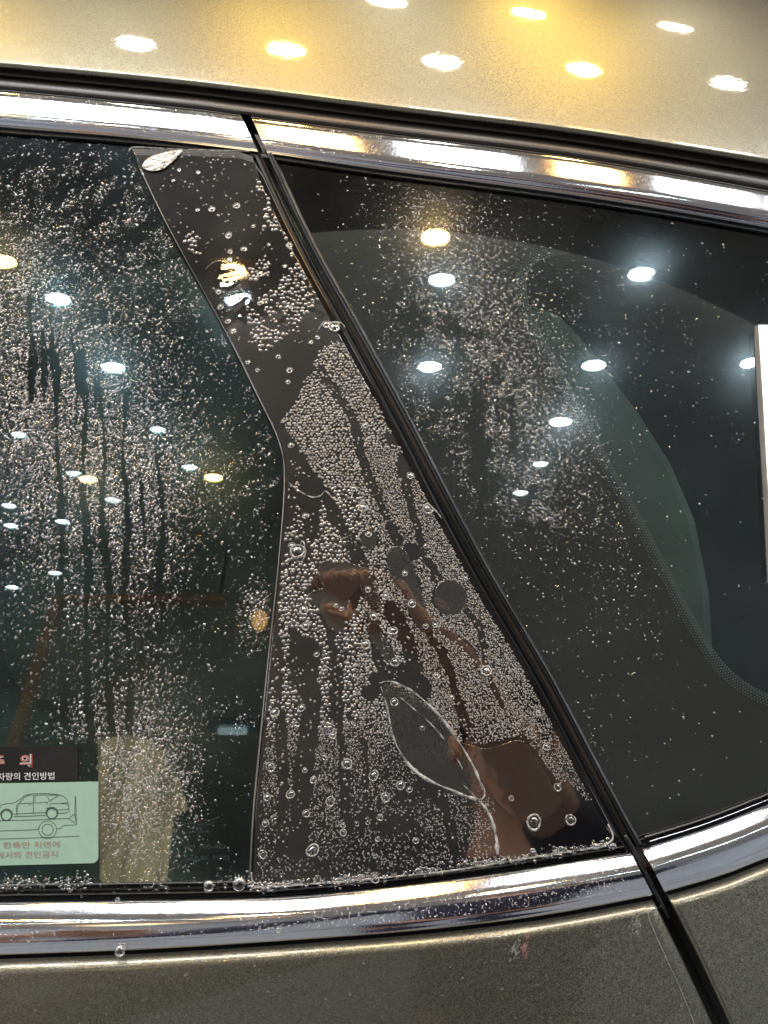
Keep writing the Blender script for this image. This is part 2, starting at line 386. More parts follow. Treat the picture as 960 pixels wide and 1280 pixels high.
# painted door skin and quarter skin below, with a rolled shoulder under the chrome
def down_profile(segs):
    y = z = 0.0; out = [(0, 0)]
    for a, b, ln, st in segs:
        for k in range(st):
            ph = R(a + (b - a) * (k + .5) / st); y -= math.sin(ph) * ln / st; z -= math.cos(ph) * ln / st
            out.append((y, z))
    return out
dprof = down_profile([(88, 74, .0035, 4), (74, 16, .006, 9), (16, 9, .06, 8), (9, 3, .14, 10), (3, -6, .25, 10), (-6, 0, .35, 6)])
sweep('door_panel', lambda x: lc_bot(x) + 5, .0035, dprof, XL, lambda py: gapx(py) - 13, M['paint'], car, edge=1)
rail_q = lambda x: rc_bot(x) + 5
sweep('quarter_panel', rail_q, .0035, dprof, lambda py: gapx(py) + 13, XR, M['paint'], car, edge=-1)
# gutter under the chrome and the back of the door gap
strip('trim_gutter', lambda x: lc_bot(x) + 12, lambda x: lc_bot(x) - 6, [(0, -.012), (0, -.002), (1, -.002), (1, -.012)], -420, 815, M['matt'], car)
strip('trim_gutter', lambda x: rc_bot(x) + 12, lambda x: rc_bot(x) - 6, [(0, -.012), (0, -.002), (1, -.002), (1, -.012)], 830, 1420, M['matt'], car)
# seal that fills the gap between the door and the rear quarter
seam = [p for p in gap_path if 183 < p[1] < 1062]
# w runs to the left of the way down for positive values
ribbon('door_seal', seam, [(11, -.003), (11, .0022), (9, .0026), (7, .0022), (6.2, .0036), (4.6, .0046), (3.2, .0040), (2.4, .0010), (1.6, -.008), (-2.4, -.008), (-3.0, .0015), (-4.2, .0036), (-6.6, .0042), (-8.6, .0034), (-10.5, .0010), (-10.5, -.003)], M['rubber'], car)
ribbon('gap_lining', gap_path, [(16, -.016), (-16, -.016)], M['matt'], car)
seal2 = [p for p in gap_path if p[1] > 1035]
sp = np.array(seal2)
ribbon('gap_lining', seal2, [(14, -.006), (7, -.004), (0, -.006), (-7, -.004), (-14, -.006)], M['matt'], car)
tube('seal_bead', [G(x - 2.6, y, .0032) for x, y in gap_path if 1040 < y < 1150], .0012, M['rubber'], car)

ribbon('seal_lip', seam, [(-7.4, .0005), (-7.6, .0042), (-8.4, .0047), (-9.8, .0042), (-11.0, .0018), (-11.3, -.002)], M['sealmetal'], car)

# glass
box_l = [(-420, 120), (312, 165), (380, 300), (518, 560), (770, 1020), (795, 1090), (300, 1130), (-420, 1160)]
plate('window_glass', box_l, -.0040, 0.0, M['glass'], car)
qg = [(322, 165), (1420, 360), (1420, 860), (1100, 975), (960, 1030), (806, 1085), (640, 760), (470, 455)]
plate('quarter_glass', qg, -.0040, 0.0, M['glassq'], car)
qglass = bpy.data.objects['quarter_glass']
# ceramic border of the quarter glass: a dark sheet with a rounded opening
hole = spline([(1420, 388), (1200, 352), (1000, 331), (860, 318), (745, 311), (690, 314), (660, 330), (652, 360), (664, 405), (700, 470), (730, 527),
               (767, 597), (800, 655), (835, 722), (868, 785), (895, 826), (925, 855), (965, 876), (1030, 892), (1130, 896), (1250, 870), (1420, 800)], 6)
outer = [(1420, 372), (318, 168), (455, 450), (622, 755), (790, 1085), (960, 1035), (1100, 980), (1420, 865)]
def resample(pts, n_):
    p = np.array(pts, float); c = np.r_[0, np.cumsum(np.linalg.norm(np.diff(p, axis=0), axis=1))]; u = np.linspace(0, c[-1], n_)
    return np.stack([np.interp(u, c, p[:, 0]), np.interp(u, c, p[:, 1])], 1)
inn_ = np.array(hole); kk = int(np.argmin(inn_[:, 0])); k2 = int(np.argmin(np.hypot(inn_[:, 0] - 925, inn_[:, 1] - 855)))
out_ = np.concatenate([resample(outer[:2], kk + 1), resample(outer[1:5], k2 - kk + 1)[1:], resample(outer[4:], len(inn_) - k2)[1:]])
frit = link('frit_border', grid_mesh('frit_border', [G(out_[:, 0], out_[:, 1], -.0046), G(inn_[:, 0], inn_[:, 1], -.0046)]), M['frit'], qglass, smooth=False)
# rows of frit dots fading out from its inner edge
hp = np.array(hole); seg = np.linalg.norm(np.diff(hp, axis=0), axis=1); cum = np.r_[0, np.cumsum(seg)]
V = []; T = []; step = 4.0
for row in range(5):
    s = (row % 2) * step / 2
    while s < cum[-1]:
        i = min(np.searchsorted(cum, s, 'right') - 1, len(seg) - 1); f_ = (s - cum[i]) / seg[i]
        p = hp[i] * (1 - f_) + hp[i+1] * f_; tt = (hp[i+1] - hp[i]) / seg[i]; nn_ = np.array([tt[1], -tt[0]])
        q = p - nn_ * (-5 + row * 3.0); rad = 1.65 - .16 * row
        if -30 < q[0] < 1000:
            b0 = len(V); V.append(G(q[0], q[1], -.0044))
            for k in range(6): V.append(G(q[0] + rad*math.cos(k*math.pi/3), q[1] + rad*math.sin(k*math.pi/3), -.0044))
            for k in range(6): T.append((b0, b0+1+k, b0+1+(k+1) % 6))
        s += step
o = link('frit_dots', mesh_np('frit_dots', np.array(V), np.array(T)), M['fritdot'], qglass); o['kind'] = 'stuff'

# pillar cover in piano black under the film
pil = spline([(165, 187), (215, 290), (280, 408), (322, 492), (350, 552), (357, 600), (350, 700), (336, 830), (319, 1000), (313, 1103)], 6)
pil_out = pil + [(322, 1109), (480, 1099), (640, 1079), (700, 1069), (778, 1053)] + [(gapx(y) - 12, y) for y in range(1040, 200, -20)] + [(312, 193), (240, 189)]
pil_out = [(float(a), float(b)) for a, b in pil_out]
plate('pillar_cover', pil_out, -.001, .0026, M['gloss'], car, bevel=.0009)
# the cover's rounded inner edge catches the light
tube('cover_edge', [G(x - .8, y, .0024) for x, y in pil[1:]], .00075, pbr("polished_edge", (.32, .30, .27), .16, .9), car)

# cabin behind the glass
cab = ring = None
def quad_box(name, outline, d0, d1, m_, parent, bev=.01): return plate(name, outline, d0, d1, m_, parent, bevel=bev)
bx = [(-.75, .16, .95), (.85, .16, .95)]
cabin = box('cabin_lining', (-.95, .95, .55), (1.05, .97, 1.62), M['cabin'], car)
for lo, hi in (((-.95, .14, .55), (-.93, .95, 1.60)), ((1.03, .14, .55), (1.05, .95, 1.60)), ((-.95, .05, .80), (1.05, .95, .82)), ((-.95, .28, 1.60), (1.05, .95, 1.62))):
    box('cabin_lining', lo, hi, M['cabin'], car)
quad_box('inner_pillar_trim', [(660, 380), (700, 395), (752, 455), (800, 520), (838, 580), (868, 650), (886, 740), (893, 860), (896, 1010), (905, 1060), (760, 1060), (640, 700)], -.05, -.030, M['innertrim'], car, .004)
quad_box('inner_pillar_trim', [(222, 610), (255, 575), (345, 560), (420, 640), (420, 1100), (205, 1100), (212, 800)], -.075, -.05, M['seat'], car, .012)
quad_box('headrest', spline([(20, 700), (90, 668), (175, 690), (200, 760), (190, 850), (110, 880), (25, 860), (0, 780)], 5, True), -.26, -.14, M['seat'], car, .03)
quad_box('seat_back', spline([(-80, 900), (60, 868), (200, 890), (250, 1000), (270, 1200), (-100, 1200)], 5, True), -.32, -.18, M['seat'], car, .03)

# ------------------------------------------------------------------ protective film on the pillar cover
film = empty('protective_film', tuple(G(480, 700, .003)))
props(film, "clear wet protective film being smoothed onto the glossy black pillar, full of bubbles", "protective film")
film_out = spline([(165, 186), (215, 291), (280, 409), (322, 493), (349, 553), (356, 600), (350, 700), (337, 830), (321, 1000), (316, 1100)], 5)[:-1] + \
    [(316, 1100), (319, 1106), (330, 1108), (480, 1098), (600, 1084), (700, 1067), (755, 1058), (766, 1052), (767, 1045)] + \
    [(x - 21, y) for x, y in reversed(gap_path) if 215 < y < 1036] + [(316, 196), (300, 190), (240, 187)]
plate('film_sheet', film_out, .00285, .0038, M['film'], film, bevel=.0002, seg=2)
for i, pth in enumerate([film_out[:46], film_out[48:54]]):
    pass
tube('film_edge', [G(x, y, .0038) for x, y in spline([(161, 190), (163, 186), (172, 184), (230, 187), (312, 189)], 6)], .00045, M['crease'], film)
tube('film_edge', [G(x, y, .0038) for x, y in spline([(314, 1090), (316, 1104), (322, 1109), (400, 1104), (480, 1097), (560, 1089), (640, 1076), (740, 1060), (762, 1053), (766, 1044), (760, 1030)], 6)], .00045, M['crease'], film)

def inpoly(x, y, poly):
    poly = np.asarray(poly, float); c = np.zeros(x.shape, bool); n_ = len(poly); j = n_ - 1
    for i in range(n_):
        xi, yi = poly[i]; xj, yj = poly[j]
        h = ((yi > y) != (yj > y)) & (x < (xj - xi) * (y - yi) / (yj - yi + 1e-12) + xi); c ^= h; j = i
    return c
def wob(x, y, s, seed):
    """smooth pseudo-noise in -1..1"""
    r_ = np.random.default_rng(seed); v = np.zeros_like(x)
    for k in range(6):
        a, b, ph = r_.normal(size=2).tolist() + [r_.uniform(0, 6.28)]
        v += np.sin((a * x + b * y) / s + ph)
    return v / 3.0
def seg_dist(x, y, pts):
    p = np.array(spline(pts, 4) if len(pts) > 2 else pts, float); d = np.full(x.shape, 1e9)
    for a, b in zip(p[:-1], p[1:]):
        ab = b - a; t = np.clip(((x - a[0]) * ab[0] + (y - a[1]) * ab[1]) / (ab @ ab + 1e-9), 0, 1)
        d = np.minimum(d, np.hypot(x - a[0] - t*ab[0], y - a[1] - t*ab[1]))
    return d
def domes(name, X, Y, Rr, d, h, mat_, parent, lod=1, jit=.12, elong=None):
    """many low caps on the window plane; centres and radii in picture pixels"""
    n_ = len(X); C = G(X, Y, d); sc = (C[:, 1] - CAM[1]) / FPX
    r_ = Rr * sc; K = 8 if lod > 1 else 6
    ang = np.arange(K) * 2*math.pi/K
    rings = [(1.0, 0.0), (.72, .62)] if lod == 1 else [(1.0, 0.0), (.84, .5), (.45, .88)]
    V = []
    e = np.ones(n_) if elong is None else elong
    for q, hh in rings:
        rad = r_[:, None] * q * (1 + jit * rng.normal(size=(n_, K)) * (q == 1.0 or 1))
        a_ = ang[None] + rng.uniform(0, 1, (n_, 1)) * 0
        V.append(C[:, None] + np.cos(a_)[..., None] * rad[..., None] * np.array([1., 0, 0]) + (np.sin(a_) * rad * e[:, None])[..., None] * UP + (hh * h * r_)[:, None, None] * N)
    V.append((C + (h * r_)[:, None] * N)[:, None])
    V = np.concatenate(V, 1); per = V.shape[1]
    T = []
    for q in range(len(rings) - 1):
        for k in range(K):
            a, b = q*K + k, q*K + (k+1) % K; T += [(a, b, b+K), (a, b+K, a+K)]
    top = per - 1; q = len(rings) - 1
    for k in range(K): T.append((q*K+k, q*K+(k+1) % K, top))
    T = np.array(T)[None] + (np.arange(n_) * per)[:, None, None]
    return link(name, mesh_np(name, V.reshape(-1, 3), T.reshape(-1, 3)), mat_, parent)
def hexgrid(x0, y0, x1, y1, s, j=.28):
    xs = []; ys = []; r_ = 0; y = y0
    while y < y1:
        x = np.arange(x0 + (r_ % 2) * s/2, x1, s); xs.append(x); ys.append(np.full(len(x), y)); y += s * .866; r_ += 1
    x = np.concatenate(xs); y = np.concatenate(ys)
    return x + rng.normal(0, j*s*.6, len(x)), y + rng.normal(0, j*s*.6, len(x))
streaks = [([(398, 462), (420, 490), (440, 520), (452, 570), (465, 605), (480, 640), (497, 677)], 5.2), ([(357, 560), (378, 590), (400, 620)], 13),
 ([(362, 595), (364, 650)], 6), ([(382, 620), (392, 665)], 11), ([(407, 620), (427, 657), (447, 693), (455, 740)], 7), ([(507, 605), (517, 643), (530, 690), (547, 723)], 5),
 ([(583, 763), (600, 787), (607, 827), (613, 850), (628, 882)], 3.6), ([(553, 789), (583, 807), (597, 833)], 4.5), ([(533, 787), (560, 833), (577, 893), (586, 925)], 5.5),
 ([(467, 787), (473, 827), (487, 840)], 6), ([(475, 850), (500, 842), (528, 862)], 12), ([(462, 866), (468, 864)], 10), ([(487, 760), (510, 800), (518, 838)], 9),
 ([(413, 793), (420, 847), (423, 900), (430, 960), (432, 1020)], 5.5), ([(385, 810), (388, 900), (377, 980), (372, 1060)], 12.5), ([(367, 790), (371, 860)], 6),
 ([(345, 800), (350, 900), (355, 990), (352, 1060)], 6.5), ([(455, 925), (457, 1010)], 3), ([(440, 1034), (460, 1022), (480, 1032), (510, 1030), (522, 1052)], 9),
 ([(500, 992), (530, 985)], 8), ([(535, 965), (550, 968)], 16), ([(545, 985), (560, 1030), (568, 1064)], 6), ([(500, 880), (512, 940)], 4.5), ([(340, 380), (362, 412)], 3.5), ([(525, 905), (530, 950)], 7)]
blobs = [(460, 735, 9), (522, 765, 11), (563, 747, 21), (515, 690, 12), (461, 672, 11), (373, 686, 15), (512, 732, 14), (490, 700, 8), (484, 546, 0)]
polys_clear = [[(400, 700), (446, 705), (450, 742), (430, 792), (410, 785), (385, 742)], [(560, 926), (600, 930), (655, 918), (672, 940), (698, 980), (705, 1010), (672, 1040), (620, 1012), (600, 980)],
               [(620, 1005), (710, 975), (790, 1060), (610, 1090)], [(484, 540), (494, 548), (490, 556), (480, 548)], [(495, 565), (510, 570), (520, 600), (512, 610), (500, 595)]]
patchA = [(323, 373), (343, 360), (367, 330), (380, 318), (400, 340), (420, 388), (400, 378), (382, 392), (367, 417), (350, 410), (333, 393)]
patchB = [(307, 383), (320, 388), (337, 410), (360, 417), (350, 432), (325, 442), (313, 427)]
patchC = [(397, 440), (413, 427), (440, 426), (455, 450), (475, 490), (497, 540), (545, 632), (600, 732), (645, 810), (690, 882), (735, 965), (745, 1000), (690, 1012), (640, 1072), (318, 1103),
          (322, 1000), (338, 830), (352, 700), (362, 610), (372, 560), (350, 527), (372, 500), (380, 477), (390, 463)]
patchD = [(322, 210), (345, 240), (372, 300), (385, 322), (365, 325), (350, 290), (330, 285), (332, 250), (318, 235)]
patchE = [(232, 290), (246, 286), (247, 305), (252, 322), (240, 318), (228, 298)]
patchF = [(300, 348), (330, 318), (342, 330), (335, 345), (318, 352)]
def clear_mask(x, y):
    wx = 2.0 * wob(x, y, 9, 3); m_ = np.zeros(x.shape, bool)
    for pts, hw in streaks: m_ |= seg_dist(x, y, pts) < hw + wx * min(1, hw / 6)
    for bx_, by_, br in blobs: m_ |= np.hypot(x - bx_, y - by_) < br + wx
    for p in polys_clear: m_ |= inpoly(x + wx*1.5, y + wx, p)
    return m_
edge_l = curve([(186, 165), (291, 215), (409, 280), (493, 322), (553, 349), (600, 356), (700, 350), (830, 337), (1000, 321), (1106, 316)])
def inside_film(x, y, mar=4): return (x > edge_l(y) + mar) & (x < gapx(y) - 18 - mar * .6) & (y > 190) & (y < 1118 - .04 * x * 1.2)
bx_, by_, br_ = [], [], []
def put(x, y, r_): bx_.append(x); by_.append(y); br_.append(r_)
# coarse bubbles, upper patches
x, y = hexgrid(200, 200, 460, 460, 5.6)
k = (inpoly(x, y, patchA) | inpoly(x, y, patchB) | inpoly(x, y, patchD) | inpoly(x, y, patchE) | inpoly(x, y, patchF)) & inside_film(x, y) & (seg_dist(x, y, [(340, 380), (362, 412)]) > 3.5) & (rng.random(x.shape) < .93)
put(x[k], y[k], 2.75 * rng.uniform(.6, 1.12, k.sum()))
x, y = hexgrid(330, 600, 500, 910, 5.4)          # coarse field lower left
zone = (x < 440 - (y - 600) * .0 + 12 * wob(x, y, 30, 5)) & (y > 610)
k = inpoly(x, y, patchC) & zone & inside_film(x, y) & ~clear_mask(x, y) & (rng.random(x.shape) < .95)
put(x[k], y[k], 2.7 * rng.uniform(.55, 1.1, k.sum()))
o = domes('trapped_bubbles', *[np.concatenate(q) for q in (bx_, by_, br_)], .0039, .55, M['bubble'], film, lod=2, jit=.05); o['kind'] = 'stuff'
bx_, by_, br_ = [], [], []
x, y = hexgrid(340, 420, 760, 1110, 3.7)         # middle-sized bubbles
zoneA = (x < 440 + 12 * wob(x, y, 30, 5)) & (y > 610)
finez = (x > 470 + (y - 640) * .18) & (y > 560) | (y > 900)
k = inpoly(x, y, patchC) & ~(zoneA & (y < 905)) & ~finez & inside_film(x, y) & ~clear_mask(x, y) & (rng.random(x.shape) < .96)
put(x[k], y[k], 1.85 * rng.uniform(.6, 1.1, k.sum()))
x, y = hexgrid(300, 540, 780, 1120, 2.75)        # fine grain
dens = np.where(y > 900, np.clip(.85 - (y - 900) / 330 - .15 * wob(x, y, 18, 9), .12, .9), .93)
k = inpoly(x, y, patchC) & ((x > 470 + (y - 640) * .18) & (y > 560) | (y > 900)) & inside_film(x, y) & ~clear_mask(x, y) & (rng.random(x.shape) < dens)
put(x[k], y[k], 1.30 * rng.uniform(.55, 1.1, k.sum()) * np.where(y[k] > 930, .85, 1))
x, y = rng.uniform(200, 400, 900), rng.uniform(192, 430, 900)
k = inside_film(x, y) & ((rng.random(900) < .35) | ((x > 255) & (x < 290) & (y < 235)))
put(x[k], y[k], 1.0 * rng.uniform(.5, 1.6, k.sum()))
# chains of beads left behind in the streaks
for pts, hw in streaks:
    sp_ = np.array(spline(pts, 5) if len(pts) > 2 else pts); L_ = np.linalg.norm(np.diff(sp_, axis=0), axis=1).sum(); n_ = int(L_ / 7)
    i_ = rng.uniform(0, len(sp_) - 1.001, n_); a = sp_[i_.astype(int)]; b = sp_[i_.astype(int) + 1]; q = a + (b - a) * (i_ % 1)[:, None] + rng.normal(0, hw * .38, (n_, 2))
    put(q[:, 0], q[:, 1], rng.uniform(.7, 1.7, n_))
o = domes('fine_bubbles', *[np.concatenate(q) for q in (bx_, by_, br_)], .0039, .5, M['fine'], film, lod=1, jit=.06); o['kind'] = 'stuff'
# large bubbles, one object each
big = """434 955 7;467 970 7;392 975 4.5;363 993 5.5;413 1002 6;391 1063 8.5;344 891 5.5;377 885 5;338 959 5.5;334 997 4.5;332 1030 4.5;329 1068 5.5;381 963 3.5;416 920 4;406 947 3.5;466 940 3;
501 982 6;512 987 4;482 997 6;475 1022 4;460 1028 3;446 1030 3;429 1032 3;429 1041 4;383 1017 5;520 1051 4;472 1049 3;469 1070 3;397 1100 5;469 1099 5;518 964 4;493 878 5;481 892 3;528 910 3;565 872 3;
454 635 6;443 611 4;535 637 7;461 668 4;382 645 4;506 717 4;515 755 5;420 757 3;427 761 3;467 771 5;482 746 4;491 789 5.5;457 806 6;494 828 5.5;546 845 4;380 763 6;382 783 5;365 683 5;396 818 3.5;532 783 3.5;
608 839 6.5;460 737 4;532 683 3;582 723 2.5;544 782 3;296 258 4.5;265 262 4.5;317 283 3;286 295 5;362 307 4.5;305 312 4;288 315 3.5;287 325 3.5;336 306 2.5;356 333 3;325 343 4;292 414 4;276 384 4;285 402 4;364 385 3;
248 216 3;224 213 2.5;217 226 2.5;247 263 3;273 365 3.5;326 379 4;389 428 3;397 422 3;362 463 4;360 478 3.5;348 446 3;364 557 3.5;513 595 4.5;425 518 2.5;392 555 2.5;457 532 4;445 585 2.2;407 587 2.5;310 453 3;322 463 3;
667 1028 10;713 1025 7;697 984 4.5;683 934 4.5;639 998 3;673 892 3.4;372 690 9;418 410 7;408 406 5"""
def lens_mesh(k):
    """unit bubble: a flat dome with a raised rim"""
    r_ = random.Random(k); prof_ = [(1.06, 0), (1.03, .30), (.93, .46), (.80, .38), (.70, .22), (.5, .34), (.26, .48)]; K = 20; V = []; F = []
    ph = [r_.uniform(0, 6.28) for _ in range(3)]
    for q, hh in prof_:
        for j in range(K):
            a = 2*math.pi*j/K; rr = q * (1 + .06*math.sin(2*a+ph[0]) + .04*math.sin(3*a+ph[1])); V.append((rr*math.cos(a), rr*math.sin(a), hh*(1+.1*math.sin(a+ph[2]))))
    V.append((0, 0, .52)); L_ = len(prof_)
    for i in range(L_-1):
        for j in range(K): F.append((i*K+j, i*K+(j+1) % K, (i+1)*K+(j+1) % K, (i+1)*K+j))
    for j in range(K): F.append(((L_-1)*K+j, (L_-1)*K+(j+1) % K, len(V)-1))
    me = mesh('air_bubble', V, F); me.polygons.foreach_set("use_smooth", [True]*len(me.polygons)); return me
lens = [lens_mesh(k) for k in range(4)]
for me in lens:
    me.materials.append(M['lens']); me.materials.append(M['rim'])
    me.polygons.foreach_set("material_index", [1 if 20 <= i < 60 else 0 for i in range(len(me.polygons))])
ROT = Matrix((( 1, 0, 0), (0, UP[1], N[1]), (0, UP[2], N[2]))).to_4x4()
finv = Matrix.Translation(-film.location)
for i, s in enumerate(big.replace("\n", "").split(";")):
    a, b, r_ = map(float, s.split()); p = G(a, b, .0040); sc = r_ * (p[1] - CAM[1]) / FPX
    o = bpy.data.objects.new('air_bubble', lens[i % 4]); col.objects.link(o); o.parent = film; o.matrix_parent_inverse = finv
    o.matrix_basis = Matrix.Translation(Vector(p)) @ ROT @ Matrix.Rotation(random.uniform(0, 6.28), 4, 'Z') @ Matrix.Diagonal((sc, sc * random.uniform(.85, 1.2), sc, 1))
# creases and water ridges in the film
def crease(pts, r_px, d=.0041, tp=None):
    q = spline(pts, 8); p = [G(a, b, d) for a, b in q]
    return tube('film_crease', p, r_px * .00045, M['crease'], film, taper=(lambda t, g=tp or (lambda t: .35 + .65 * math.sin(math.pi * t)), k=pts[0][0]: g(t) * (1 + .38 * math.sin(t * 23 + k) + .25 * math.sin(t * 51 + 2 * k))))
crease([(474, 854), (488, 852), (515, 864), (545, 890), (570, 922), (590, 955), (601, 980), (604, 996)], 1.6)
crease([(476, 858), (484, 885), (492, 922), (508, 952), (530, 972), (560, 986), (588, 997), (602, 999), (606, 990), (602, 978)], 1.7)
crease([(480, 856), (510, 880), (545, 912), (572, 950), (590, 985)], .9)
crease([(578, 980), (598, 1000), (612, 1018), (620, 1045), (622, 1068)], 1.5, tp=lambda t: .4 + t)
crease([(361, 603), (372, 612), (388, 621), (400, 620), (407, 614), (420, 625), (438, 622), (443, 611), (455, 618), (468, 619), (474, 616)], 1.0)
crease([(400, 672), (415, 668), (428, 673), (440, 668)], 1.0)
crease([(450, 632), (452, 627), (459, 626), (462, 631)], 1.2)
crease([(528, 632), (535, 630), (546, 640), (552, 648)], 1.1)
crease([(432, 410), (426, 404), (405, 404), (398, 412)], 1.4)
crease([(372, 690), (378, 676), (382, 690), (376, 702), (368, 698)], .9)
lensw = plate('water_pocket', spline([(478, 858), (512, 866), (545, 893), (575, 932), (600, 980), (602, 996), (560, 984), (515, 960), (492, 918)], 5, True), .0039, .0044, M['film'], film, bevel=.0002)
plate('water_pocket', spline([(177, 208), (190, 195), (226, 187), (222, 196), (206, 210), (190, 214)], 5, True), .0039, .0050, pbr("silvery_air_pocket", (.45, .42, .38), .22, .7, noise=(250, .4), bump=(250, .0008)), film, bevel=.0005)
# thicker pools of liquid that run down under the film
for pts in ([(400, 704), (425, 700), (446, 708), (449, 730), (436, 748), (416, 745), (402, 730)], [(385, 745), (408, 735), (436, 750), (440, 770), (430, 792), (412, 786), (402, 768)],
            [(486, 688), (500, 683), (514, 700), (522, 730), (508, 738), (492, 728), (484, 705)], [(545, 735), (560, 724), (580, 734), (584, 752), (570, 768), (550, 764), (543, 750)],
            [(450, 668), (462, 661), (472, 670), (468, 684), (455, 688)], [(448, 708), (462, 715), (472, 735), (476, 760), (466, 765), (455, 745), (448, 725)], [(512, 735), (526, 738), (532, 760), (542, 782), (530, 792), (516, 775), (508, 755)], [(455, 762), (470, 770), (482, 800), (500, 828), (490, 834), (472, 812), (458, 785)], [(258, 335), (275, 325), (292, 334), (300, 350), (285, 362), (268, 352)], [(288, 372), (305, 368), (318, 380), (312, 396), (296, 394)],
             [(566, 930), (610, 935), (650, 925), (668, 945), (692, 985), (700, 1008), (664, 1030), (628, 1010), (610, 985)]):
    plate('liquid_pool', spline(pts, 6, True), .0037, .0042, M['pool'], film, bevel=.0003)

# ------------------------------------------------------------------ water on the window glass
def scatter(n_, x0, y0, x1, y1, dens, r0, r1, clump=None, pw=2.2):
    x = rng.uniform(x0, x1, n_); y = rng.uniform(y0, y1, n_); k = rng.random(n_) < dens(x, y)
    x, y = x[k], y[k]; r_ = r0 + (r1 - r0) * rng.random(len(x)) ** pw; return x, y, r_
def gs(x, y, cx, cy, sx, sy, rot=0):
    c, s = math.cos(R(rot)), math.sin(R(rot)); a = (x-cx)*c + (y-cy)*s; b = -(x-cx)*s + (y-cy)*c
    return np.exp(-.5 * ((a/sx)**2 + (b/sy)**2))
runs = [([(36, 376), (41, 440), (39, 505)], 4), ([(50, 388), (56, 450), (54, 508)], 3), ([(62, 396), (70, 470), (71, 560), (78, 660), (75, 780), (80, 905)], 4.2), ([(100, 440), (107, 520), (103, 600), (110, 700), (107, 800), (114, 935)], 5),
        ([(120, 476), (131, 560), (127, 640), (136, 740), (133, 830), (142, 930)], 4.2), ([(158, 490), (154, 570), (160, 650), (156, 740), (163, 840), (160, 935)], 4.4), ([(194, 560), (204, 640), (199, 720), (204, 800)], 4.2), ([(90, 420), (97, 470), (95, 530)], 2.4), ([(176, 600), (181, 680)], 2)]
def left_d(x, y):
    c1 = np.clip(.5 + .9 * wob(x, y, 10, 21) + .4 * wob(x, y, 4, 22), 0, 1)
    d = .40 * gs(x, y, 130, 270, 140, 95) * c1 + .95 * gs(x, y, 105, 560, 72, 115) + .55 * gs(x, y, 30, 460, 45, 90) + .28 * gs(x, y, 305, 600, 34, 50) * c1 + .55 * gs(x, y, 195, 600, 38, 55) \
        + .30 * gs(x, y, 140, 740, 60, 110) * c1 + .50 * gs(x, y, 150, 915, 50, 40) + .9 * gs(x, y, 168, 990, 36, 62) + .35 * gs(x, y, 225, 960, 16, 60) + .20 * gs(x, y, 235, 260, 25, 90) + .008 + .8 * gs(x, y, 322, 768, 14, 24) + .5 * gs(x, y, 300, 893, 24, 12) * c1 + .55 * gs(x, y, 18, 338, 34, 28)
    e = edge_l(y); d = d + .5 * np.exp(-((e - x - 8) / 9)**2) * (y > 420) * (y < 620) * c1
    for pts, hw in runs: d = np.where(seg_dist(x, y, pts) < hw * (.8 + .5 * wob(x * .3, y, 22, 33)) + 1.2 * wob(x, y, 6, 31), d * .05, d)
    d = np.where((x < 126) & (y > 930), d * .12, d)
    return np.where((x < e - 5) & (y > uc_bot(x) + 8) & (y < lc_top(x) - 20), d, 0)
X, Y, Rr = scatter(190000, -15, 165, 365, 1110, left_d, .30, 1.75, pw=4.6)
el = rng.uniform(.7, 1.5, len(X))
o = domes('water_droplets', X, Y, Rr, 0.0001, .55, M['drop'], None, lod=1, jit=.22, elong=el)
props(o, "fine water droplets and mist beaded over the dark rear door window", "water droplets", kind='stuff')
def right_d(x, y):
    c1 = np.clip(.55 + .8 * wob(x, y, 9, 41) + .35 * wob(x, y, 4, 42), 0, 1)
    lane = x - (530 + (y - 260) * .37)              # band that slants down beside the seam
    d = .80 * np.exp(-(lane / 42)**2) * (y < 660) * np.clip((y - 215) / 60, 0, 1) * c1 + .5 * gs(x, y, 540, 490, 40, 110, -15) * c1 + .60 * gs(x, y, 650, 450, 36, 160, -22) \
        + .12 * gs(x, y, 640, 640, 60, 70) * c1 + .07 * gs(x, y, 700, 900, 60, 90) * c1 + .05 * gs(x, y, 740, 400, 120, 90) + .45 * gs(x, y, 720, 520, 9, 40, -25) + .008 + .25 * gs(x, y, 520, 290, 30, 40)
    for pts, hw in (([(600, 480), (598, 560), (602, 620)], 9), ([(640, 500), (642, 560)], 5), ([(618, 640), (622, 700)], 9), ([(573, 410), (570, 450)], 4)): d = np.where(seg_dist(x, y, pts) < hw, d * .15, d)
    return np.where((x > gapx(y) + 14) & (y > uc_bot(x) + 8) & (y < np.where(x < 800, 1500, rc_top(x) - 16)), d, 0)
X, Y, Rr = scatter(260000, 350, 215, 975, 1060, right_d, .26, 1.5, pw=4.8)
o = domes('water_droplets', X, Y, Rr, 0.0001, .55, M['drop'], None, lod=1, jit=.22, elong=rng.uniform(.7, 1.4, len(X)))
props(o, "fine water droplets and powdery mist on the quarter window behind the pillar", "water droplets", kind='stuff')
def chrome_drops(lowf, topf, x0, x1, n_, t0, t1, dfun):
    x = rng.uniform(x0, x1, n_); t = rng.uniform(t0, t1, n_); y = lowf(x)*(1-t) + topf(x)*t
    k = np.abs(x - gapx(y)) > 16; x, y, t = x[k], y[k], t[k]; return x, y, dfun(t)
pd = curve([(a, b) for a, b in up_prof[1:-1]]); ld = curve([(a, b) for a, b in lo_prof[1:-1]])
xs, ys, ds = [], [], []
for args in ((uc_bot, uc_top, -10, 300, 900, .2, .9, pd), (uc_bot, uc_top, 320, 480, 500, .2, .9, pd), (uc_bot, uc_top, 480, 960, 160, .2, .9, pd), (lc_bot, lc_top, 300, 780, 1500, .2, .7, ld), (lc_bot, lc_top, 0, 300, 260, .2, .8, ld)):
    a, b, c = chrome_drops(*args); xs.append(a); ys.append(b); ds.append(c)
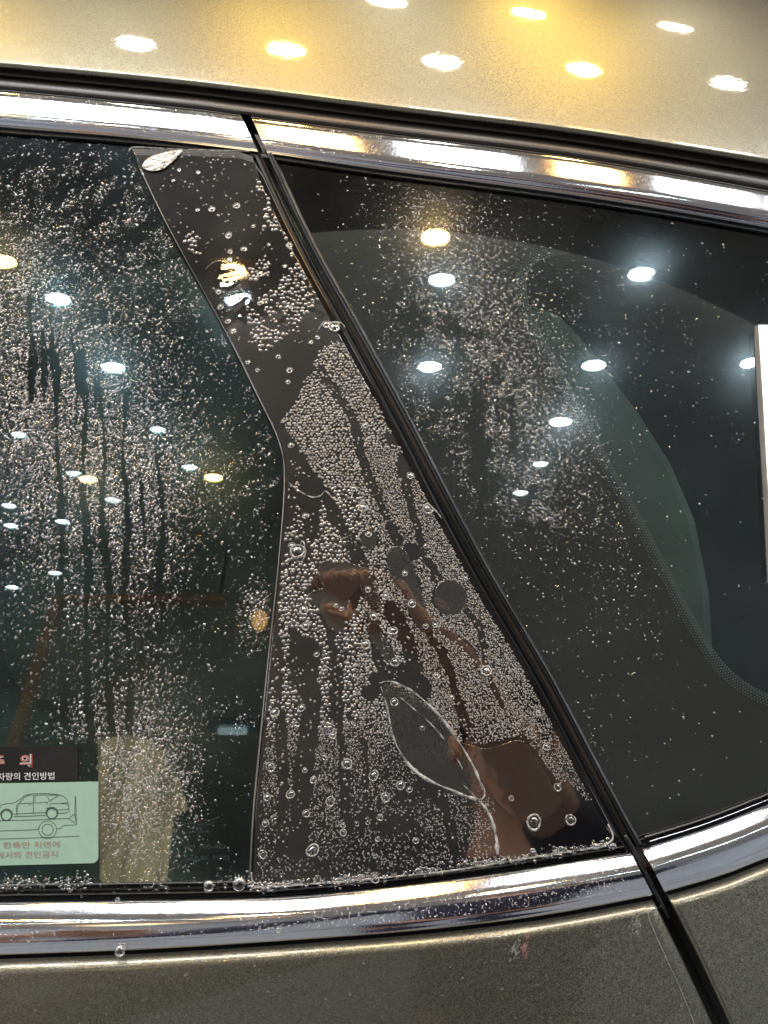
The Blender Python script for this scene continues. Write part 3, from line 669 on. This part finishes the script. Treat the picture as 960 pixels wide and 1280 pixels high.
X, Y, D = map(np.concatenate, (xs, ys, ds))
o = domes('water_droplets', X, Y, .4 + 1.1 * rng.random(len(X))**3, D + .0001, .55, M['drop'], None, lod=1, jit=.15)
props(o, "tiny water droplets sprinkled along the chrome window strips", "water droplets", kind='stuff')
# wet line where the water collects on the seals and the film's lower edge
x = rng.uniform(-10, 770, 5200); base_ = lc_top(x) - np.where(x < 312, 20, 12); y = base_ + rng.normal(0, 1, len(x)) * np.where(x < 312, 6.0, 3.2)
k = (rng.random(len(x)) < np.clip(.30 + .6 * wob(x, y * 0, 22, 77), 0.05, 1)) & (x < gapx(y) - 22) & (y < lc_top(x) - 1)
o = domes('water_droplets', x[k], y[k], .5 + 2.0 * rng.random(k.sum())**3, np.where(x[k] < 312, .0036, .0044), .55, M['drop'], None, lod=1, jit=.2, elong=rng.uniform(.5, .9, k.sum()))
props(o, "wet line of droplets collected along the window seal and the film's lower edge", "water droplets", kind='stuff')
# single large drops hanging on the trim
def bead(a, b, r_, d, label, sq=1.0):
    p = G(a, b, d); sc = r_ * (p[1] - CAM[1]) / FPX
    bm = bmesh.new(); bmesh.ops.create_uvsphere(bm, u_segments=20, v_segments=12, radius=1)
    for v in bm.verts: v.co.y *= sq; v.co.z *= .62; v.co.y -= .12 * v.co.z
    me = bpy.data.meshes.new('water_bead'); bm.to_mesh(me); bm.free(); o = link('water_bead', me, M['lens'])
    o.matrix_basis = Matrix.Translation(Vector(p)) @ ROT @ Matrix.Diagonal((sc, sc, sc, 1))
    props(o, label, "water drop", "large water drops on the lower trim")
bead(150, 1189, 7, .009, "round water drop hanging on the lower edge of the left chrome strip")
bead(261, 1108, 7.5, .0035, "wide water drop on the window seal, left one of the touching pair")
bead(299, 1105, 9, .0035, "largest water drop, at the foot of the pillar on the window seal", .95)
bead(147, 1124, 3.5, .004, "tiny water drop perched on top of the left lower chrome strip", .7)
bead(666, 1063, 3.5, .005, "small water drop on the film's lower edge left of the seam", .8)
bead(745, 1058, 4, .005, "small water drop on the film's lower right corner")
bead(348, 1163, 3, .0125, "small round water drop on the chrome strip below the pillar")

# ------------------------------------------------------------------ label on the door window
sticker = empty('caution_label', tuple(G(50, 1000, .0008)))
props(sticker, "mint and black Korean towing caution label with a car drawing on the door window", "label")
def lab(px, py): return px, py - .018 * (px - 60)      # the label sits at a slight tilt
def labpoly(pts): return [lab(*p) for p in pts]
plate('black_header', labpoly([(-160, 932), (97, 933), (98, 976), (-160, 976)]), .0002, .0006, M['blackp'], sticker)
rc = [(-160, 1082)] + [(115 + 8*math.cos(a), 1072 + 8*math.sin(a)) for a in np.linspace(math.pi/2, 0, 7)] + [(123, 978), (-160, 978)]
plate('mint_panel', labpoly(rc), .0002, .0007, M['mint'], sticker)
def lines(name, polys, wpx, m_, parent, d=.00085):
    V = []; F = []
    for pts in polys:
        p = np.array([lab(*q) for q in pts], float)
        if len(p) < 2: continue
        t = np.gradient(p, axis=0); t /= np.linalg.norm(t, axis=1)[:, None] + 1e-9; n_ = np.stack([-t[:, 1], t[:, 0]], 1) * wpx / 2
        b0 = len(V); k = len(p)
        for q in list(p + n_) + list(p - n_): V.append(G(q[0], q[1], d))
        for i in range(k-1): F.append((b0+i, b0+i+1, b0+k+i+1, b0+k+i))
    return link(name, mesh(name, V, F), m_, parent)
def circ(cx, cy, r_, a0=0, a1=360, n_=28): return [(cx + r_*math.cos(R(a0+(a1-a0)*i/n_)), cy + r_*math.sin(R(a0+(a1-a0)*i/n_))) for i in range(n_+1)]
S = lambda x, y: (x / 6.857, 920 + y / 6.857)            # traced at 6.857 times
def sl(*pts): return [S(*p) for p in pts]
car_lines = [sl((-60, 610), (0, 585), (60, 572), (125, 568), (160, 545), (205, 510), (240, 497), (300, 492), (400, 492), (480, 500), (540, 515)), sl((165, 572), (210, 520), (250, 503), (290, 505), (288, 560), (280, 572), (165, 574)),
    sl((302, 505), (400, 503), (420, 545), (410, 568), (300, 572), (302, 505)), sl((430, 550), (500, 515), (480, 508), (410, 505)), sl((430, 550), (440, 580), (580, 575)), sl((540, 515), (575, 550), (588, 590), (592, 650), (560, 662), (500, 665)),
    sl((145, 575), (140, 620), (148, 680)), sl((290, 500), (285, 600), (287, 665)), sl((120, 665), (200, 660), (395, 655)), sl((115, 685), (250, 684), (390, 678)), sl((-60, 715), (0, 718), (330, 716), (590, 708), (640, 670)),
    sl((425, 580), (435, 600)), sl((500, 635), (560, 632), (590, 628)), sl((525, 580), (575, 583), (580, 600)), sl((-20, 600), (0, 605), (12, 600)), sl((250, 585), (265, 585)), sl((395, 582), (412, 582)),
    sl((-100, 805), (0, 806), (320, 800), (335, 775)), sl((490, 795), (515, 795), (545, 768), (655, 766), (652, 640), (650, 530)), sl((630, 520), (645, 520), (640, 660), (650, 740)), sl((585, 708), (650, 755)), sl((-200, 878), (200, 873), (680, 862)),
    sl((160, 570), (140, 660)), sl((390, 620), (440, 612))]
for cx, cy, r_ in ((55, 672, 46), (445, 664, 46)): car_lines += [[S(*p) for p in circ(cx, cy, r_)], [S(*p) for p in circ(cx, cy, r_ + 8, 180, 360)]]
for r_ in (76, 48): car_lines.append([S(*p) for p in circ(408, 802, r_)])
lines('car_drawing', car_lines, .62, M['ink'], sticker)
lines('wheel_drawing', [[S(*p) for p in circ(cx, cy, 45)] for cx, cy in ((55, 672), (445, 664))], 1.25, M['ink'], sticker, .0009)
def text(body, x, y, h, m_, parent, d=.0009, name='lettering', width=None, bold=0.0, mapf=lab, mirror=False):
    cu = bpy.data.curves.new('t', 'FONT'); cu.body = body; cu.size = 1; cu.offset = bold; cu.resolution_u = 3
    ob = bpy.data.objects.new('t', cu); col.objects.link(ob); bpy.context.view_layer.update()
    me = bpy.data.meshes.new_from_object(ob.evaluated_get(bpy.context.evaluated_depsgraph_get())); bpy.data.objects.remove(ob)
    co = np.array([v.co[:] for v in me.vertices]); 
    if not len(co): return
    x0, x1 = co[:, 0].min(), co[:, 0].max(); y0, y1 = co[:, 1].min(), co[:, 1].max()
    kx = (width / (x1 - x0)) if width else h / (y1 - y0); ky = h / (y1 - y0)
    for v in me.vertices:
        ux = (v.co.x - x0) * kx
        if mirror: ux = (x1 - x0) * kx - ux
        q = mapf(x + ux, y - (v.co.y - y0) * ky); v.co = Vector(G(q[0], q[1], d))
    me.name = name; me.materials.clear(); return link(name, me, m_, parent, smooth=False)
text("주", -14, 960, 17, M['white'], sticker, .0009, width=20, bold=.035); text("주", -14, 960, 17, M['red'], sticker, .0011, width=20)
text("의", 24.5, 959, 17, M['white'], sticker, .0009, width=16, bold=.045); text("의", 24.5, 959, 17, M['red'], sticker, .0011, width=16, bold=-.005)
text("4륜구동 차량의 견인방법", -42, 974.5, 9.5, M['white'], sticker, .0009, width=110, bold=.01)
text("4륜구동차는 전륜, 후륜 한축만 지면에", -120, 1060, 8.5, M['redink'], sticker, .0009, width=195)
text("닿은 상태에서의 견인금지", -50, 1072, 8.5, M['redink'], sticker, .0009, width=122)

# faint maker's mark etched on the door glass
mk = empty('glass_mark', tuple(G(252, 1050, .0)))
mk.parent = car; mk.matrix_parent_inverse = Matrix.Translation(-car.location)
def nolab(a, b): return a, b
def mlines(polys, w_): 
    global lab
    keep = lab; lab = nolab; o = lines('etched_mark', polys, w_, M['etch'], mk, .0003); lab = keep; return o
mlines([[(216, 1022), (236, 1026), (244, 1030), (254, 1030), (262, 1026), (274, 1021)], [(222, 1028), (240, 1031), (244, 1034), (254, 1034), (262, 1030), (270, 1026)], [(243, 1028), (246, 1036), (252, 1036), (255, 1028)],
        circ(221, 1052, 7), [(217, 1055), (218, 1049), (221, 1053), (224, 1049), (225, 1055)]] + [[(232 + random.uniform(0, 2), y), (232 + ln, y)] for y, ln in ((1040, 30),)] , .9)
for y_, s_, w_ in ((1061, "43R-001 MS", 52), (1075, "DOT 28 A53", 54)): text(s_, 232, y_, 5.5, M['etch'], mk, .0003, name='etched_mark', width=w_, mapf=nolab, mirror=True)

# white sheet at the quarter glass edge; source unknown, glow added to brighten it
sh = empty('glow_sheet', tuple(G(960, 500, .001)))
props(sh, "white sheet with added glow and a beige edge against the right side of the quarter window", "light panel")
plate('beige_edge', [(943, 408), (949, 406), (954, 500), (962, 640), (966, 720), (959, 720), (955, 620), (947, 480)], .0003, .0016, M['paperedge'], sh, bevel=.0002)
plate('sheet', [(948, 406), (1100, 410), (1100, 740), (966, 720), (962, 640), (954, 500)], .0006, .0022, emit('added_white_glow', (1, .99, .97), 1.3), sh, bevel=.0002)

# marks on the door paint
def blotch(pts, label, d):
    o = plate('door_blotch', spline(pts, 4, True), d - .0006, d, M['palegrey'], None); props(o, label, "blotch")
# ------------------------------------------------------------------ what the glass mirrors: the workshop behind the camera
white_xy = [(-.837, -.961), (-.74, -1.18), (-1.064, -1.423), (-.656, -1.404), (-.94, -1.58), (-.586, -1.554), (-1.177, -1.719), (-.848, -1.694), (.146, -.905), (.125, -1.177), (.646, -.887),
            (.572, -1.172), (.509, -1.374), (.47, -1.54), (.423, -1.662), (1.002, -1.164), (-1.198, -1.811), (-1.028, -1.792), (-1.282, -2.121), (-1.115, -2.045), (-.375, -.971)]
warm_xy = [(-.944, -.855), (-.902, -1.604), (-.52, -1.597), (.125, -.785), (-.378, -.889)]
ROOF_LAMPS = []
def lamp_proto(warm, r_):
    e = empty('ceiling_light', (0, 0, 0))
    K = 24; V = []; F = []
    for q, z in ((1.0, -.004), (0.0, -.004)):
        pass
    V = [(r_*math.cos(2*math.pi*k/K), r_*math.sin(2*math.pi*k/K), -.006) for k in range(K)]
    di = link('diffuser', mesh('diffuser', V, [tuple(reversed(range(K)))]), M[{False: 'lampw', 'far': 'lampf', True: 'lampo', 'rw': 'lampw2', 'ro': 'lampo2'}[warm]], e, smooth=False)
    P = [[(rr*math.cos(2*math.pi*k/K), rr*math.sin(2*math.pi*k/K), z) for k in range(K+1)] for rr, z in ((r_+.001, -.001), (r_+.001, -.012), (r_+.014, -.010), (r_+.017, 0))]
    ri = link('rim', grid_mesh('rim', P), M['housing'], e); return e
protos = {k: lamp_proto(k, .036) for k in (False, True, 'rw', 'ro', 'far')}
used = dict.fromkeys(protos, False)
def place_lamp(x, y, warm, label, s=1.0, sy=1.0, group="round downlights in the ceiling behind the camera"):
    src = protos[warm]
    if not used[warm]: e = src; used[warm] = True
    else:
        e = src.copy(); col.objects.link(e)
        for ch in src.children: c = ch.copy(); col.objects.link(c); c.parent = e; c.matrix_parent_inverse = Matrix.Identity(4)
    e.location = (x, y, 2.998); e.scale = (s, s * sy, 1)
    props(e, label, "ceiling light", group)
for p in protos.values():
    for ch in p.children: ch.matrix_parent_inverse = Matrix.Identity(4)
white_l = ["white downlight mirrored highest in the door window, beside the first drip run", "white downlight mirrored in the door window between the highest one and the drip runs", "white downlight mirrored by itself close to the left frame border halfway up the door window",
 "white downlight mirrored in the door window right of the drip runs, upper of that pair", "white downlight mirrored touching the left side of the small warm one among the drip runs", "white downlight mirrored left of the warm one nearest the pillar",
 "white downlight mirrored at the left frame border, upper of two", "white downlight mirrored just below the small warm one among the drip runs", "white downlight mirrored in the quarter window directly below the warm one",
 "white downlight mirrored in the quarter window close to the seam, second below the warm one", "brightest white downlight mirrored high in the quarter window under the chrome", "white downlight mirrored in the middle of the quarter window above the green trim",
 "white downlight mirrored in the quarter window, uppermost of the slanting row of three", "white downlight mirrored in the quarter window, middle of the slanting row of three", "white downlight mirrored in the quarter window, lowest of the slanting row of three",
 "white downlight mirrored against the edge of the glowing sheet at right", "white downlight mirrored at the left frame border, lower of two close ones", "small white downlight mirrored above the copper rail, right one of the lower group",
 "faint white downlight mirrored at the left border above the copper post", "small white downlight mirrored directly above the copper rail's corner", "white downlight mirrored in the film near the top of the pillar"]
warm_l = ["warm downlight mirrored at the left border high in the door window", "small warm downlight mirrored among the drip runs", "warm downlight mirrored in the door window nearest the pillar",
 "large warm downlight mirrored high in the quarter window", "warm downlight mirrored in the film near the top of the pillar"]
for (x, y), lb in zip(white_xy, white_l): place_lamp(x, y, False if y > -1.4 else 'far', lb, .90 if y > -1.4 else .66, .52)
for (x, y), lb in zip(warm_xy, warm_l): place_lamp(x, y, True, lb, .95 if y > -1.4 else .8, .6)
roof_white = [(-.462, .341), (.172, .405), (.812, .502), (.057, .736), (.711, .85)]; roof_warm = [(-.145, .382), (.485, .458), (.365, .774)]
place_lamp(-.78, .33, 'ro', "added warm downlight out of view past the left border, brightening the gold roof", 1.1, .85, "round downlights over the car roof")  # unseen lamp added to brighten the left of the roof
rw_l = ["white downlight mirrored in the gold roof, leftmost of the lower row", "white downlight mirrored in the gold roof, middle of the lower row", "white downlight mirrored in the gold roof, rightmost of the lower row",
 "white downlight mirrored in the gold roof at the picture's top, leftmost of the upper row", "white downlight mirrored in the gold roof, rightmost of the upper row"]
ro_l = ["large warm downlight mirrored in the gold roof, second from left in the lower row", "warm downlight mirrored in the gold roof, second from right in the lower row", "warm downlight mirrored in the gold roof, middle of the upper row"]
for (x, y), lb in zip(roof_white, rw_l): place_lamp(x, y, 'rw', lb, 1.1, .85, "round downlights over the car roof")
for (x, y), lb in zip(roof_warm, ro_l): place_lamp(x, y, 'ro', lb, 1.1, .85, "round downlights over the car roof")

for i, (x0, x1, warm) in enumerate([(-1.9, -1.2, 0), (-1.17, -.78, 0), (-.75, -.26, 0), (-.20, -.04, 1), (.08, .30, 0), (.42, .54, 1), (.66, .84, 0), (.92, 1.4, 0)]):
    e = empty('light_panel', ((x0+x1)/2, -.225, 2.96))
    hx = (x1 - x0) / 2
    di = link('diffuser', mesh('diffuser', [(-hx, -.17, 0), (hx, -.17, 0), (hx, .17, 0), (-hx, .17, 0)], [(0, 3, 2, 1)]), M['panelo' if warm else 'panelw'], e, smooth=False)
    di.matrix_parent_inverse = Matrix.Identity(4)
    for lo, hi in (((-hx-.015, -.185, -.008), (-hx, .185, .035)), ((hx, -.185, -.008), (hx+.015, .185, .035)), ((-hx, -.185, -.008), (hx, -.17, .035)), ((-hx, .17, -.008), (hx, .185, .035))):
        o = box('frame', lo, hi, M['housing'], e); o.matrix_parent_inverse = Matrix.Identity(4)
    props(e, ["leftmost white flat light panel over the car, beyond the picture's left border", "long white light panel mirrored at the left end of the chrome strips", "white light panel mirrored in the upper chrome left of the seam",
        "warm light panel mirrored in the upper chrome just right of the seam", "white light panel mirrored in the upper chrome between the two warm ones", "warm light panel mirrored in the upper chrome right of the middle",
        "white light panel mirrored in the upper chrome right of both warm ones", "rightmost white light panel mirrored at the right end of the chrome strips"][i], "light panel", "light panels in a row above the car side")

# ------------------------------------------------------------------ the photographer, seen only as reflections
def skinned(name, chains, mat_, parent, sub=1):
    """chains: list of [(x, y, z, r), ...]; a chain may start on an earlier joint given as an index"""
    V = []; E = []; Rr_ = []; roots = []
    for ch in chains:
        prev = None
        for q in ch:
            if isinstance(q, int): prev = q; continue
            V.append(q[:3]); Rr_.append(q[3]); i = len(V) - 1
            if prev is None: roots.append(i)
            else: E.append((prev, i))
            prev = i
    me = bpy.data.meshes.new(name); me.from_pydata(V, E, []); o = bpy.data.objects.new(name, me); col.objects.link(o)
    m_ = o.modifiers.new('skin', 'SKIN'); m_.use_smooth_shade = True
    for i, r_ in enumerate(Rr_):
        sv = me.skin_vertices[0].data[i] if len(me.skin_vertices) else None
    if not len(me.skin_vertices):
        bm = bmesh.new(); bm.from_mesh(me); bm.verts.layers.skin.verify(); bm.to_mesh(me); bm.free()
    for i, r_ in enumerate(Rr_):
        sv = me.skin_vertices[0].data[i]; sv.radius = (r_, r_); sv.use_root = i in roots
    sb = o.modifiers.new('sub', 'SUBSURF'); sb.levels = sub; sb.render_levels = sub
    dg = bpy.context.evaluated_depsgraph_get(); nm = bpy.data.meshes.new_from_object(o.evaluated_get(dg)); bpy.data.objects.remove(o)
    nm.name = name; nm.materials.clear(); return link(name, nm, mat_, parent)
per = empty('person', (.21, -1.15, 0))
props(per, "person in a dark navy sweatshirt behind the camera holding one bare forearm up", "person")
hipc = (.21, -1.15, .93); 
def hand(w_, d_, side, r_=.011):
    """palm and five bent fingers; w_ wrist, d_ direction of the fingers, side = thumb side"""
    w_ = np.array(w_, float); d_ = np.array(d_, float); d_ /= np.linalg.norm(d_); s_ = np.array(side, float); s_ -= d_ * (s_ @ d_); s_ /= np.linalg.norm(s_); up = np.cross(d_, s_); out = []
    for k, (o_, ln) in enumerate(((.030, .070), (.010, .080), (-.011, .074), (-.030, .058))):
        a = w_ + d_*.045 + s_*o_*.8; b = w_ + d_*.092 + s_*o_; c = b + (d_*.9 + s_*o_*4*.4 - up*.15)*ln*.45; e = c + (d_*.8 - up*.45)*ln*.33; f = e + (d_*.5 - up*.7)*ln*.25
        out.append([(*a, r_*1.3), (*b, r_*1.1), (*c, r_), (*e, r_*.9), (*f, r_*.72)])
    a = w_ + d_*.03 + s_*.022; b = a + (s_*.8 + d_*.5 - up*.2)*.038; c = b + (s_*.45 + d_*.85 - up*.2)*.032; e = c + (d_ - up*.2)*.024
    out.append([(*a, r_*1.5), (*b, r_*1.25), (*c, r_*1.05), (*e, r_*.8)])
    palm = [(*(w_ + d_*.02), .026), (*(w_ + d_*.055), .030), (*(w_ + d_*.085), .024)]
    return palm, out
palmR, fR = hand((.045, -.52, 1.595), (-.65, .72, .12), (-.7, -.5, .35), .013)
palmL, fL = hand((-.37, -.66, 1.17), (.95, .18, -.02), (.1, .3, 1), .014)
chains = [[(.21, -1.15, .93, .13), (.21, -1.15, 1.10, .12), (.21, -1.14, 1.34, .14), (.21, -1.13, 1.50, .12), (.21, -1.11, 1.59, .055), (.21, -1.09, 1.65, .055), (.21, -1.07, 1.75, .085), (.21, -1.07, 1.82, .075)],
          [3, (.38, -1.12, 1.50, .055), (.42, -1.0, 1.38, .055), (.32, -.92, 1.46, .052), (.205, -.785, 1.53, .046), (.12, -.63, 1.575, .040), (.06, -.53, 1.592, .029), *palmR],
          [3, (.03, -1.12, 1.50, .055), (-.18, -1.10, 1.20, .048), (-.44, -.98, 1.04, .042), (-.47, -.82, 1.10, .038), (-.40, -.69, 1.165, .031), *palmL],
          [0, (.31, -1.15, .86, .09), (.32, -1.12, .50, .06), (.32, -1.17, .10, .042), (.33, -1.04, .04, .035)], [0, (.11, -1.15, .86, .09), (.10, -1.12, .50, .06), (.10, -1.17, .10, .042), (.09, -1.04, .04, .035)]] + fR + fL
body = skinned('body', chains, M['skin'], per)
top = skinned('sweatshirt', [[(.21, -1.15, .90, .165), (.21, -1.15, 1.10, .15), (.21, -1.14, 1.34, .165), (.21, -1.13, 1.50, .135), (.21, -1.115, 1.57, .075)],
          [3, (.38, -1.12, 1.50, .075), (.42, -1.0, 1.38, .072), (.33, -.93, 1.455, .070), (.26, -.85, 1.50, .068), (.212, -.795, 1.528, .062)], [3, (.03, -1.12, 1.50, .075), (-.18, -1.10, 1.20, .068), (-.43, -.99, 1.045, .060), (-.452, -.92, 1.065, .054)]], M['sleeve'], per)
skinned('trousers', [[(.21, -1.15, .95, .15), (.31, -1.15, .84, .105), (.32, -1.12, .50, .078), (.32, -1.17, .09, .062)], [0, (.11, -1.15, .84, .105), (.10, -1.12, .50, .078), (.10, -1.17, .09, .062)]], M['sleeve'], per)
for sx in (0, -.23): box('shoe', (.275 + sx, -1.21, 0), (.375 + sx, -.95, .09), M['rubber'], per, .02)
def ball(name, c, r3, m_, parent):
    bm = bmesh.new(); bmesh.ops.create_uvsphere(bm, u_segments=20, v_segments=14, radius=1)
    for v in bm.verts: v.co = Vector((c[0] + v.co.x*r3[0], c[1] + v.co.y*r3[1], c[2] + v.co.z*r3[2]))
    me = bpy.data.meshes.new(name); bm.to_mesh(me); bm.free(); return link(name, me, m_, parent)
ball('hair', (.21, -1.095, 1.825), (.094, .105, .085), M['hair'], per)
for sx in (-1, 1):
    ball('ear', (.21 + sx*.088, -1.07, 1.76), (.012, .02, .032), M['skin'], per)
    e_ = ball('eye', (.21 + sx*.032, -.992, 1.775), (.013, .010, .009), M['white'], per); ball('pupil', (.21 + sx*.032, -.983, 1.775), (.006, .004, .006), M['matt'], e_)
ball('nose', (.21, -.978, 1.745), (.013, .02, .022), M['skin'], per)
ball('mouth', (.21, -.988, 1.705), (.024, .008, .007), M['redink'], per)

# things in the workshop that the door glass mirrors
fr = empty('door_frame', (-.95, -1.92, 0)); props(fr, "copper brown steel frame with a thin post and a top rail standing behind the camera", "frame")
box('post', (-1.035, -1.93, 0), (-1.005, -1.90, 2.78), M['orangem'], fr); box('rail', (-1.004, -1.93, 2.755), (-.50, -1.90, 2.78), M['orangem'], fr); box('hanger', (-.52, -1.925, 2.78), (-.51, -1.915, 3.0), M['matt'], fr)
pl_ = empty('beige_shape', (-1.0, -2.9, 2.2)); props(pl_, "unidentified beige shape with added glow, mirrored beside the mint label", "lantern")  # stands in for an unidentified beige reflection; glow and cord are added
sc_pts = [(-1.128, 2.852), (-1.013, 2.877), (-.92, 2.852), (-.848, 2.792), (-.744, 2.598), (-.792, 2.56), (-.78, 2.30), (-1.003, 2.30)]
bm = bmesh.new(); fa = [bm.verts.new((x, -2.9, z)) for x, z in sc_pts]; fb = [bm.verts.new((x, -2.96, z)) for x, z in sc_pts]
bm.faces.new(fa); bm.faces.new(list(reversed(fb)))
for q in range(len(fa)): bm.faces.new((fa[q], fb[q], fb[(q+1) % len(fa)], fa[(q+1) % len(fa)]))
bmesh.ops.recalc_face_normals(bm, faces=bm.faces); me = bpy.data.meshes.new('beige_body'); bm.to_mesh(me); bm.free()
m_, nt, out = mat('added_beige_glow'); e_ = nd(nt, "ShaderNodeEmission"); e_.inputs[0].default_value = (1, .76, .42, 1)
n_ = nd(nt, "ShaderNodeTexNoise", Scale=5.0, Detail=3.0); mp = nd(nt, "ShaderNodeMapping"); mp.inputs['Scale'].default_value = (5, 1, .5); nt.links.new(objco(nt), mp.inputs[0]); nt.links.new(mp.outputs[0], n_.inputs['Vector']); r_ = nd(nt, "ShaderNodeMapRange"); nt.links.new(n_.outputs[0], r_.inputs[0])
r_.inputs[1].default_value = .3; r_.inputs[2].default_value = .7; r_.inputs[3].default_value = .5; r_.inputs[4].default_value = 2.0; nt.links.new(r_.outputs[0], e_.inputs[1]); nt.links.new(e_.outputs[0], out.inputs[0])
link('beige_body', me, m_, pl_, smooth=False); box('cord', (-.95, -2.94, 2.9), (-.945, -2.935, 3.0), M['matt'], pl_)
wl = empty('wall_lantern', (-.363, -1.80, 2.60)); props(wl, "small orange glowing hanging lantern in the workshop", "lantern")
ball('globe', (-.363, -1.80, 2.60), (.024, .024, .034), emit('lantern_glow', (1, .50, .12), 3.5), wl); box('stem', (-.367, -1.804, 2.63), (-.359, -1.796, 3.0), M['housing'], wl)
tb = empty('tube_light', (-.62, -3.0, 2.96)); props(tb, "short white tube light on the ceiling deep in the workshop", "tube light")
box('housing', (-.72, -3.03, 2.965), (-.50, -2.97, 3.0), M['housing'], tb); box('tube', (-.68, -3.015, 2.94), (-.56, -2.985, 2.962), emit('tube_glow', (.8, .95, 1), 1.6), tb, .005)

# small marks on the door paint
bpy.context.view_layer.update(); _dg = bpy.context.evaluated_depsgraph_get()
def on(px, py, lift=.0004):
    d = Vector(((px-480)/FPX, 1, -(py-640)/FPX)).normalized(); ok, loc, n_, i_, ob, _ = scene.ray_cast(_dg, Vector(CAM), d)
    return np.array(loc) - np.array(d) * lift
def blotch(cx, cy, w_, h_, label, m_, seed):  # scatter of short slanting flecks in one flat colour
    r_ = np.random.default_rng(seed); V = []; F = []
    for k in range(46):
        x = cx + r_.normal() * w_; y = cy + r_.normal() * h_; ln = r_.uniform(2, 7); a = -.9 + r_.normal() * .25; t_ = r_.uniform(.35, 1.0)
        q = [(x, y), (x + math.cos(a)*ln*.5 + t_, y + math.sin(a)*ln*.5), (x + math.cos(a)*ln, y + math.sin(a)*ln), (x + math.cos(a)*ln*.5 - t_, y + math.sin(a)*ln*.5)]
        b0 = len(V); V += [on(*p_, .0003 + k*.000004) for p_ in q]; F.append((b0, b0+1, b0+2, b0+3))
    o = link('door_blotch', mesh('door_blotch', V, F), m_, None, smooth=False); props(o, label, "blotch")
blotch(642, 1189, 6, 5, "pale silvery smear with a reddish side on the door paint under the chrome", M['palegrey'], 1)
blotch(655, 1186, 2.5, 6, "thin reddish streak at the right side of the pale door smear", M['redink'], 3)
blotch(794, 1158, 4.5, 6, "grey smear on the door paint close to the panel gap", M['palegrey'], 2)
sc_line = tube('film_seam', [on(x, y, .0003) for x, y in spline([(826, 1133), (811, 1142), (818, 1165), (835, 1203), (852, 1240), (872, 1290)], 6)], .00022, M['palegrey'], None)
props(sc_line, "thin straight edge of clear film on the door paint beside the gap", "film edge")

# added fill panels, out of view at both sides, to lift the ambient light
big_l = ["added fill panel out of view at left, nearest the back wall", "added fill panel out of view at left, middle one", "added fill panel out of view at left, nearest the car",
         "added fill panel out of view at right, nearest the back wall", "added fill panel out of view at right, middle one", "added fill panel out of view at right, nearest the car"]
for i in range(6):
    x_ = (-2.9, 2.9)[i // 3]; y_ = (-3.2, -1.9, -.6)[i % 3]
    e = empty('fill_panel', (x_, y_, 2.95)); di = link('diffuser', mesh('diffuser', [(-.6, -.3, 0), (.6, -.3, 0), (.6, .3, 0), (-.6, .3, 0)], [(0, 3, 2, 1)]), M['panelfill'], e, smooth=False); di.matrix_parent_inverse = Matrix.Identity(4)
    for lo, hi in (((-.62, -.32, -.01), (-.6, .32, .05)), ((.6, -.32, -.01), (.62, .32, .05)), ((-.6, -.32, -.01), (.6, -.3, .05)), ((-.6, .3, -.01), (.6, .32, .05))):
        o = box('frame', lo, hi, M['housing'], e); o.matrix_parent_inverse = Matrix.Identity(4)
    props(e, big_l[i], "light panel", "added fill panels out of view at the sides")

V = []; T = []
for k in range(170):                                      # specks of water on the painted door
    px_, py_ = random.uniform(0, 955), random.uniform(1190, 1279)
    if py_ < float(lc_bot(px_)) + 28 or abs(px_ - float(gapx(py_))) < 22: continue
    c = on(px_, py_, .0002); r_ = random.choice((.0003, .0003, .00045, .0007)) * random.uniform(.7, 1.2); b0 = len(V)
    for q, hh in ((1, 0), (.7, .3)):
        for j_ in range(7): a = j_ * 2 * math.pi / 7; V.append(c + np.array([math.cos(a) * r_ * q * random.uniform(.85, 1.15), -hh * r_, math.sin(a) * r_ * q]))
    V.append(c + np.array([0, -.45 * r_, 0]))
    for j_ in range(7):
        j2 = (j_ + 1) % 7; T += [(b0 + j_, b0 + j2, b0 + 7 + j2), (b0 + j_, b0 + 7 + j2, b0 + 7 + j_), (b0 + 7 + j_, b0 + 7 + j2, b0 + 14)]
o = link('water_droplets', mesh_np('water_droplets', np.array(V), np.array(T)), M['drop']); props(o, "scattered water specks on the grey gold door paint below the chrome", "water droplets", kind='stuff')
